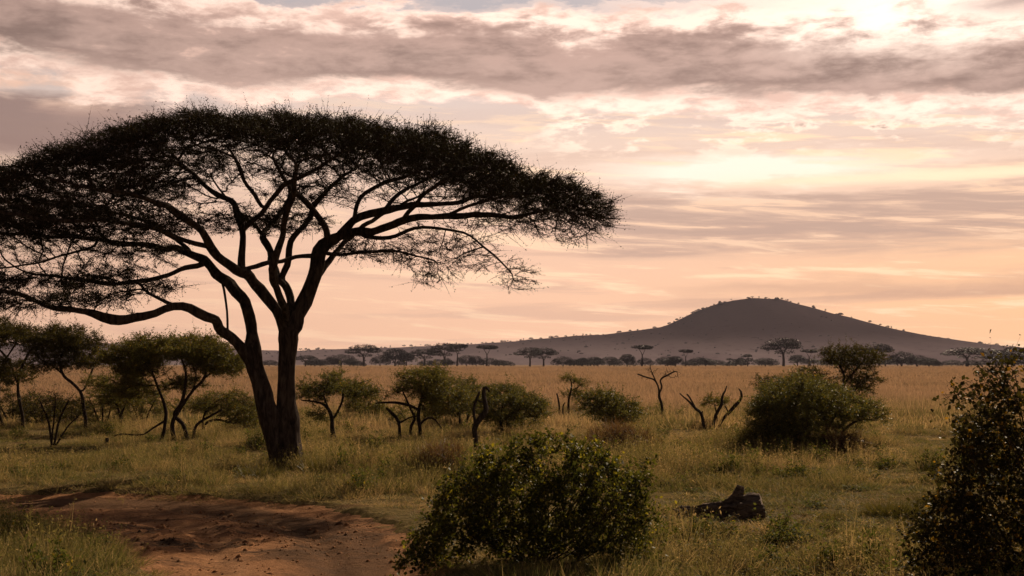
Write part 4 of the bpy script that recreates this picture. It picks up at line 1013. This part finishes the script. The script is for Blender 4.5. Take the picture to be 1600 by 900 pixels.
def weed_mesh(n, h):
    g = Geo(); d = rand_dirs(n); d[:, 2] = np.abs(d[:, 2]) + .7; d = unit(d); p = RNG.normal(size=(n, 3)) * .06; p[:, 2] = 0
    mid, tp = strips(g, p, d, h * RNG.uniform(.5, 1.1, n), np.full(n, .008), 0, 0)
    k = np.repeat(np.arange(n), 9); t = RNG.random(len(k))[:, None]
    leaves(g, mid[k] * (1 - t) + tp[k] * t + RNG.normal(size=(len(k), 3)) * .02, .04, 1, .6)
    return g.mesh('weed', [M_TWIG, M_WEED])
def scatter(name, pts, rot, scl, idx, sources):
    """one object whose grass is set out by geometry nodes"""
    me = bpy.data.meshes.new(name); me.vertices.add(len(pts)); me.vertices.foreach_set('co', np.asarray(pts, np.float32).ravel())
    for nm, ty, dat, key in (('rot', 'FLOAT_VECTOR', rot, 'vector'), ('scl', 'FLOAT_VECTOR', scl, 'vector'), ('idx', 'INT', idx, 'value')):
        at = me.attributes.new(nm, ty, 'POINT'); at.data.foreach_set(key, np.asarray(dat, np.int32 if ty == 'INT' else np.float32).ravel())
    o = link(name, me)
    col = bpy.data.collections.new(name + '_sources')
    for k, sm in enumerate(sources):
        so = bpy.data.objects.new('tuft_%02d' % k, sm); col.objects.link(so)
    ng = bpy.data.node_groups.new(name, 'GeometryNodeTree')
    ng.interface.new_socket('Geometry', in_out='INPUT', socket_type='NodeSocketGeometry')
    ng.interface.new_socket('Geometry', in_out='OUTPUT', socket_type='NodeSocketGeometry')
    gi = ng.nodes.new('NodeGroupInput'); go = ng.nodes.new('NodeGroupOutput')
    m2p = ng.nodes.new('GeometryNodeMeshToPoints'); ip = ng.nodes.new('GeometryNodeInstanceOnPoints')
    ci = ng.nodes.new('GeometryNodeCollectionInfo'); ci.inputs[0].default_value = col
    ci.inputs['Separate Children'].default_value = True; ci.inputs['Reset Children'].default_value = True
    ip.inputs['Pick Instance'].default_value = True
    def attr(nm, dt):
        n = ng.nodes.new('GeometryNodeInputNamedAttribute'); n.data_type = dt; n.inputs[0].default_value = nm
        return next(q for q in n.outputs if q.enabled and q.name == 'Attribute')
    L = ng.links.new
    L(gi.outputs[0], m2p.inputs[0]); L(m2p.outputs[0], ip.inputs['Points']); L(ci.outputs[0], ip.inputs['Instance'])
    L(attr('idx', 'INT'), ip.inputs['Instance Index']); L(attr('rot', 'FLOAT_VECTOR'), ip.inputs['Rotation']); L(attr('scl', 'FLOAT_VECTOR'), ip.inputs['Scale'])
    L(ip.outputs[0], go.inputs[0])
    md = o.modifiers.new('scatter', 'NODES'); md.node_group = ng
    return o

def build_grass():
    src = [tuft_mesh('t', 46, .16, .30, .0085, .35, M_GR), tuft_mesh('t', 52, .22, .24, .008, .5, M_GR), tuft_mesh('t', 40, .13, .40, .008, .3, M_GR),
           tuft_mesh('t', 44, .17, .36, .008, .35, M_GR, 0, 1), tuft_mesh('t', 40, .15, .46, .0075, .3, M_GR, .3, 1), tuft_mesh('t', 26, .16, .62, .0075, .22, M_GR, .6, 1),
           tuft_mesh('t', 70, .26, .17, .008, .6, M_GR, 0, 1), tuft_mesh('t', 60, .22, .20, .009, .5, M_GR), weed_mesh(30, .30), weed_mesh(44, .42)]
    X, Yv, SC, ID = [], [], [], []
    def band(y0, y1, dens, ext, far=False):
        w = 0.42 * y1 + ext; n = int(2 * w * (y1 - y0) * dens)
        y = RNG.uniform(y0, y1, n); x = RNG.uniform(-w, w, n)
        k = np.abs(x) < 0.42 * y + ext; x, y = x[k], y[k]; n = len(x)
        cl = fbm(x * 0.55, y * 0.55, 3); bigc = fbm(x * 0.13 + 7, y * 0.13, 3)
        s = sdn(x, y) if y0 < 40 else np.full(n, -9.0)
        h = 0.60 + (cl - 0.5) * 2.0 + (bigc - 0.5) * 1.6
        tall = np.exp(-((x + 5.0) / 4.5) ** 2 - ((y - 31) / 4.2) ** 2)
        verge = np.clip((-5.0 - x) / 2, 0, 1) * np.clip((20.3 - y) / 1.5, 0, 1)
        shortr = np.clip((x - 1.2) / 2, 0, 1) * np.clip((30 - y) / 4, 0, 1)
        h = np.clip(h + tall * 0.55 + verge * 0.5 - shortr * 0.26, 0.25, 2.0)
        lg = np.clip(1.3 - np.abs(x - 3.4) / 1.0, 0, 1) * np.clip(1.3 - np.abs(y - 20.4) / 1.2, 0, 1); h = h * (1 - .72 * lg)
        edge = np.clip((-s + .3) / 1.2, 0, 1); h *= 0.45 + 0.55 * edge
        bare = fbm(x * 0.35 + 60, y * 0.8 + 11, 3)
        p = np.clip((cl - 0.30) * 4.0, 0.25, 1) * np.where(shortr > 0.2, np.clip((bare - 0.34) * 9, 0.25, 1), 1)
        k = (RNG.random(n) < p) & ((s < -0.25) | (RNG.random(n) < .75 * np.exp(-np.maximum(s + .25, 0) / (.15 + 1.0 * np.maximum(cl - .4, 0) * 2.2))))
        x, y, h, cl, bigc, shortr, tall, s = x[k], y[k], h[k], cl[k], bigc[k], shortr[k], tall[k], s[k]; n = len(x)
        q = RNG.random(n) + (bigc - 0.5) * 1.2
        idx = np.where(q < .22, 0, np.where(q < .40, 1, np.where(q < .50, 2, np.where(q < .66, 3, np.where(q < .88, 4, 5)))))
        idx = np.where((tall > .4) & (RNG.random(n) < .5), RNG.integers(3, 6, n), idx)
        low = (h < .5) & (RNG.random(n) < .75); idx = np.where(low, RNG.integers(6, 8, n), idx); h = np.where(low, h * 1.5, h)
        idx = np.where(RNG.random(n) < np.clip((bigc - .5) * .3 + .035, .008, .1), RNG.integers(8, 10, n), idx)
        dry = (RNG.random(n) < np.exp(-np.maximum(-s, 0) / 1.5) * 1.1) & ~((x < -5) & (y < 20.5)); idx = np.where(dry, RNG.choice([3, 6, 6, 6], n), idx); h = np.where(dry, h * .7, h)
        wd = RNG.uniform(0.8, 1.35, n)
        X.append(x); Yv.append(y); SC.append(np.stack([wd, wd, h * RNG.uniform(0.55, 1.5, n)], -1)); ID.append(idx)
    band(9.5, 20, 42, 3.0); band(20, 32, 34, 3.5); band(32, 48, 19, 5); band(48, 72, 13, 8)
    x = np.concatenate(X); y = np.concatenate(Yv); n = len(x)
    rot = np.stack([RNG.normal(0, .08, n), RNG.normal(0, .08, n), RNG.uniform(0, 6.28, n)], -1)
    o = scatter('grass', np.stack([x, y, gz(x, y)], -1), rot, np.concatenate(SC), np.concatenate(ID), src)
    tag(o, 'olive and straw coloured grass growing in tufts around the dirt road', 'grass', kind='stuff')
    # the tawny grass of the far plain
    src = [tuft_mesh('f', 70, .75, .50, .030, .25, M_GR, 0, 1), tuft_mesh('f', 60, .85, .42, .032, .3, M_GR, 0, 1), tuft_mesh('f', 50, .6, .62, .028, .2, M_GR, 0, 0)]
    X, Yv, SC, ID = [], [], [], []
    for y0, y1, dens, ext, sc in ((50, 110, 2.4, 12, 1.0), (110, 200, 0.95, 20, 1.5), (200, 420, 0.22, 40, 2.4), (420, 800, .045, 80, 4.2)):
        w = .42 * y1 + ext; n = int(2 * w * (y1 - y0) * dens); y = RNG.uniform(y0, y1, n); x = RNG.uniform(-w, w, n)
        cl = fbm(x * 0.1, y * 0.1, 4); k = (np.abs(x) < .42 * y + ext) & (RNG.random(n) < np.clip((cl - .25) * 3.2, .2, 1)); x, y, cl = x[k], y[k], cl[k]; n = len(x)
        wd = RNG.uniform(.8, 1.4, n) * sc
        X.append(x); Yv.append(y); SC.append(np.stack([wd, wd, (0.45 + cl) * RNG.uniform(.6, 1.35, n) * sc ** .35], -1)); ID.append(RNG.choice([0, 0, 1, 1, 2], n))
    x = np.concatenate(X); y = np.concatenate(Yv); n = len(x)
    rot = np.stack([np.zeros(n), np.zeros(n), RNG.uniform(0, 6.28, n)], -1)
    o = scatter('plain_grass', np.stack([x, y, gz(x, y)], -1), rot, np.concatenate(SC), np.concatenate(ID), src)
    tag(o, 'tall tawny dry grass covering the wide plain up to the far tree line', 'grass', kind='stuff')
build_grass()

# ------------------------------------------------------------------ tussocks that stand out of the grass
def tussock(u, v, w, h, n, label, mat=M_TUSS, name='grass_tussock', lean=.5, bw=.008):
    b = G(u, v); b[2] = float(gz(b[0], b[1])); s = b[1] / F
    g = Geo(); a = RNG.uniform(0, 6.28, n); r = np.sqrt(RNG.random(n)) * w * s / 2
    p = np.stack([r * np.cos(a), r * np.sin(a) * .7, np.full(n, -.03)], -1)
    d = unit(np.stack([np.cos(a) * lean * r / (w * s / 2), np.sin(a) * lean * .6, np.ones(n)], -1) + RNG.normal(size=(n, 3)) * .28)
    H = h * s * (1 - .5 * (r / (w * s / 2)) ** 2)
    mid, tp = strips(g, p, d, H * RNG.uniform(.5, 1.2, n), np.full(n, bw), 0, .25)
    o = link(name, g.mesh(name, [mat]), None, b); tag(o, label, 'grass tussock' if 'tuss' in name else 'weed', 'tussocks standing out of the grass')
tussock(1392, 806, 90, 48, 1500, 'dark olive grass tussock below the tiny leafless shrub, left of the tall thicket')
tussock(1376, 868, 62, 52, 700, 'ragged upright straw tussock at the bottom right, beside the tall thicket', M_GR[1])
tussock(1300, 812, 60, 22, 450, 'small flat dark tussock right of the fallen log')
tussock(1032, 806, 60, 34, 500, 'dry tussock hugging the thin end of the fallen log', M_GR[1])
tussock(405, 748, 60, 42, 700, 'dark weedy tussock against the left foot of the great acacia')
tussock(885, 700, 50, 32, 500, 'dark tussock in the grass just above the leafy foreground bush')
tussock(75, 895, 120, 60, 1100, 'brownish tussock at the bottom left corner of the verge', M_GR[1])
tussock(500, 738, 56, 40, 600, 'green weedy tussock just right of the great acacia foot')
tussock(560, 742, 60, 30, 500, 'straw tussock between the great acacia and the wide dry shrub', M_GR[1])
tussock(1462, 790, 70, 44, 900, 'dark tussock touching the left side of the tall thicket')
tussock(1250, 840, 50, 22, 350, 'low tussock in front and right of the fallen log', M_GR[1])
tussock(330, 752, 60, 34, 500, 'tall straw tussock on the far bank of the road, left of the great acacia', M_GR[1])
tussock(1180, 690, 60, 20, 400, 'low dark tussock at the left foot of the large green bush')

# ------------------------------------------------------------------ the far line of trees
def far_variants():
    """crown and trunk meshes, one metre high, for trees seen small"""
    out = {}
    def build(key, trunk_pts, blobs, nleaf, size):
        g = Geo()
        for t in trunk_pts:
            c = catmull(t, .08); tube(g, c[:, :3], c[:, 3], 5, 0, 0)
        tm = g.mesh('far_trunk_' + key, [M_BARK2], True)
        g = Geo()
        for (cx, cy_, cz, rx, ry, rz, share) in blobs:
            n = int(nleaf * share * 2.6); p = ell((cx, cy_, cz), (rx, ry, rz), n, .25, .75 if key in ('low', 'round') else .5)
            cl = fbm(p[:, 0] * 9 + 11 * cx + 40, p[:, 2] * 12 + p[:, 1] * 5 + 20, 2); p = p[cl > .44]
            leaves(g, p, size, 0, .55, .6)
            q = p[::6]; d = unit(q - np.array([cx, cy_, cz - rz]) + 1e-3); strips(g, q, d, np.full(len(q), size * 1.8), np.full(len(q), size * .22), 0, 0)
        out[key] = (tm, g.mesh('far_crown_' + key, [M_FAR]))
    def T(*p): return [p_ for p_ in p]
    build('umbrella', [T((0, 0, 0, .045), (.01, 0, .3, .036), (-.05, 0, .55, .025), (-.3, 0, .78, .008)), T((.01, 0, .3, .018), (.12, .05, .6, .013), (.38, .1, .8, .007)), T((0, 0, .45, .014), (.05, -.2, .8, .008))],
          [(0, 0, .80, .55, .5, .20, .6), (-.38, .1, .66, .3, .3, .15, .2), (.38, 0, .70, .3, .3, .15, .2), (.05, 0, .5, .3, .3, .1, .08)], 2600, .032)
    build('tall', [T((0, 0, 0, .036), (.02, 0, .35, .03), (0, 0, .6, .014), (-.12, 0, .85, .008)), T((.01, 0, .5, .012), (.14, 0, .85, .007))],
          [(0, 0, .9, .40, .36, .10, .8), (.12, 0, .84, .25, .2, .05, .2)], 1600, .03)
    build('round', [T((0, 0, 0, .035), (.02, 0, .4, .025), (.1, 0, .7, .012)), T((0, 0, .2, .02), (-.2, 0, .6, .01))],
          [(0, 0, .64, .46, .42, .34, .7), (-.3, 0, .45, .28, .28, .24, .15), (.3, .1, .5, .3, .28, .26, .15)], 3000, .036)
    build('low', [T((0, 0, 0, .04), (.05, 0, .3, .03), (.3, 0, .6, .015)), T((0, 0, .05, .03), (-.3, 0, .5, .015))],
          [(0, 0, .55, .9, .7, .42, .6), (-.6, 0, .4, .5, .4, .36, .2), (.65, 0, .36, .45, .4, .33, .2)], 3400, .045)
    build('slim', [T((0, 0, 0, .03), (.03, 0, .5, .02), (0, 0, .9, .008))],
          [(0, 0, .82, .2, .2, .16, .4), (.08, 0, .5, .2, .2, .2, .35), (-.1, 0, .25, .2, .2, .18, .25)], 900, .04)
    return out
FAR = far_variants()
WIDTH = {'umbrella': 1.25, 'tall': .8, 'round': 1.1, 'low': 2.0, 'slim': .42}
def far_tree(kind, u, vtop, w, label, Y=None, group='trees along the far edge of the plain', vb=None):
    Y = Y or RNG.uniform(760, 900)
    p = P(u, 572, Y); p[2] = 0
    h = (HOR - vtop) / F * Y + CAM_H; wd = w / F * Y * 1.25; h *= 1.12
    t = empty('acacia_tree' if kind in ('umbrella', 'tall') else 'far_tree', p, label, 'tree', group)
    t.scale = (wd / WIDTH[kind], wd / WIDTH[kind], h); t.rotation_euler = (0, 0, RNG.choice([-1, 1]) * RNG.uniform(0, .6))
    tm, cm = FAR[kind]
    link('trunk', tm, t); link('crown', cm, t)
for row in [
    ('low', 421, 563, 24, 'low dark tree seen just left of the twin trunk on the far line'), ('umbrella', 477, 557, 30, 'small flat topped far tree first to the right of the twin trunk'),
    ('low', 500, 562, 22, 'tiny far bush second to the right of the twin trunk'), ('low', 533, 555, 44, 'wide dark far bush left of the tallest flat-topped tree by the twin trunk'),
    ('umbrella', 568, 542, 44, 'tall flat topped far tree above the small acacia by the twin trunk'), ('low', 594, 556, 26, 'low far bush between the flat topped tree and the dense round one'),
    ('round', 617, 547, 40, 'dense round far tree above the leafy acacia cluster'), ('round', 635, 553, 26, 'small round far tree touching the dense round one on its right'),
    ('umbrella', 663, 548, 42, 'open flat topped far tree with bare trunks showing, above the acacia cluster'), ('umbrella', 694, 540, 40, 'tall dark double crowned far tree, left one of the pair'),
    ('tall', 714, 541, 28, 'tall thin far tree, right one of the double crowned pair'), ('low', 729, 556, 26, 'low far bush at the right foot of the double crowned pair'),
    ('low', 744, 557, 20, 'small far bush left of the lollipop shaped tree'), ('tall', 760, 543, 30, 'lollipop shaped far tree on a tall bare stem above the twisted snag'),
    ('low', 764, 560, 28, 'low far bush at the foot of the lollipop tree above the snag'), ('low', 788, 564, 26, 'flat strip of far bush right of the lollipop tree above the snag'),
    ('umbrella', 828, 546, 38, 'left half of the widest flat topped far tree in the middle'), ('umbrella', 849, 547, 38, 'right half of the widest flat topped far tree in the middle'),
    ('low', 880, 558, 30, 'far bush right of the widest flat topped tree'), ('low', 897, 562, 22, 'second far bush right of the widest flat topped tree'),
    ('round', 911, 560, 16, 'small round far tree above the tiny two-tiered acacia'), ('umbrella', 928, 559, 20, 'small flat far tree right of the small round one'),
    ('umbrella', 952, 559, 22, 'small far tree with see-through trunk left of the hill foot'), ('round', 980, 555, 24, 'rounded far tree left of the flat topped lollipop under the hill'),
    ('tall', 1003, 543, 30, 'flat topped lollipop far tree under the left shoulder of the hill'), ('low', 1008, 560, 22, 'far bush at the foot of the lollipop tree under the hill'),
    ('low', 1040, 558, 28, 'far bush above the lone leafless tree'), ('round', 1055, 558, 24, 'rounded far bush just right of the lone leafless tree'), ('tall', 1071, 549, 20, 'slightly taller far tree among the bushes above the dead fork'),
    ('low', 1092, 559, 28, 'far bush above the arm of the dead fork'), ('low', 1118, 563, 30, 'low flat far bush above the stems of the dead fork'),
    ('slim', 1140, 561, 9, 'narrow far tree, left of a close pair under the hilltop'), ('slim', 1149, 562, 8, 'narrow far tree, right of a close pair under the hilltop'),
    ('slim', 1168, 555, 12, 'upright shaggy far tree standing alone under the hilltop'), ('low', 1196, 560, 34, 'far bush left of the great two-layered far acacia'),
    ('umbrella', 1224, 533, 54, 'great two-layered far acacia, tallest tree under the hilltop'), ('round', 1246, 556, 26, 'dark far tree tucked under the great two-layered acacia'),
    ('tall', 1264, 549, 24, 'bushy far tree right of the great two-layered acacia'), ('umbrella', 1374, 541, 40, 'flat dark far tree showing right of the sparse brown acacia'),
    ('low', 1409, 551, 42, 'wide dark far bush under the right slope of the hill'), ('low', 1434, 556, 30, 'dark far bush second right of the sparse brown acacia'),
    ('low', 1452, 561, 26, 'low flat far bush third right of the sparse brown acacia'), ('low', 1487, 563, 28, 'low far bush left of the broad open acacia near the right edge'),
    ('umbrella', 1511, 546, 60, 'broad open flat topped far acacia near the right edge'), ('round', 1556, 549, 44, 'dense dark far tree beside the thicket at the right edge'),
    ('round', 1585, 545, 44, 'dense dark far tree behind the thicket at the right edge'), ('low', 1300, 561, 40, 'far bush hidden partly behind the large green bush'),
    ('low', 300, 562, 30, 'far bush glimpsed through the stems of the broad acacia')]:
    far_tree(*row)

for k in range(46):
    u = RNG.choice([RNG.uniform(465, 800), RNG.uniform(860, 1215), RNG.uniform(1235, 1600)])
    far_tree(RNG.choice(['low', 'round', 'low']), u, RNG.uniform(560, 564.5), RNG.uniform(12, 30), 'low dark bush filling a gap in the far tree line', group='low bushes filling the far tree line', Y=RNG.uniform(740, 940))
# little trees against the sky on the ridge
def ridge_trees():
    i = 0
    us = list(RNG.uniform(1045, 1185, 46)) + list(RNG.uniform(1185, 1560, 70)) + list(RNG.uniform(440, 1045, 74)) + list(RNG.uniform(140, 200, 6)) + list(RNG.uniform(1560, 1600, 4))
    for u in us:
        Y = HILL_Y + RNG.uniform(-25, 25); x = (u - 800) / F * HILL_Y
        z = float(hill_h(np.array([x]), np.array([Y]))[0])
        h = RNG.uniform(2.2, 6.0) * (1.1 if 1150 < u < 1560 else 0.95); kind = RNG.choice(['umbrella', 'round', 'low', 'tall', 'slim'], p=[.06, .36, .34, .06, .18])
        w = h * RNG.uniform(.9, 1.5) * WIDTH[kind]
        t = empty('ridge_tree', (x, Y, z - .4), 'tiny dark tree on the hill skyline, one of many alike', 'tree', 'tiny trees along the skyline of the hill')
        t.scale = (w / WIDTH[kind] * (.7 if kind == 'low' else 1), w / WIDTH[kind], h)
        tm, cm = FAR[kind]; link('trunk', tm, t); link('crown', cm, t)
ridge_trees()
def slope_scrub():
    n = 450; x = RNG.uniform(-1300, 1400, n * 2); y = RNG.uniform(1650, HILL_Y, n * 2)
    k = fbm(x * .006, y * .004, 3) > .45; x, y = x[k][:n], y[k][:n]; n = len(x)
    idx = RNG.choice([0, 1], n); s = RNG.uniform(1.6, 4.0, n)
    o = scatter('hillside_scrub', np.stack([x, y, hill_h(x, y) - .3], -1), np.stack([np.zeros(n), np.zeros(n), RNG.uniform(0, 6, n)], -1),
                np.stack([s, s, s * .8], -1), idx, [FAR['round'][1], FAR['low'][1]])
    tag(o, 'scattered scrub dotting the hillside behind the plain', 'scrub', kind='stuff')
slope_scrub()
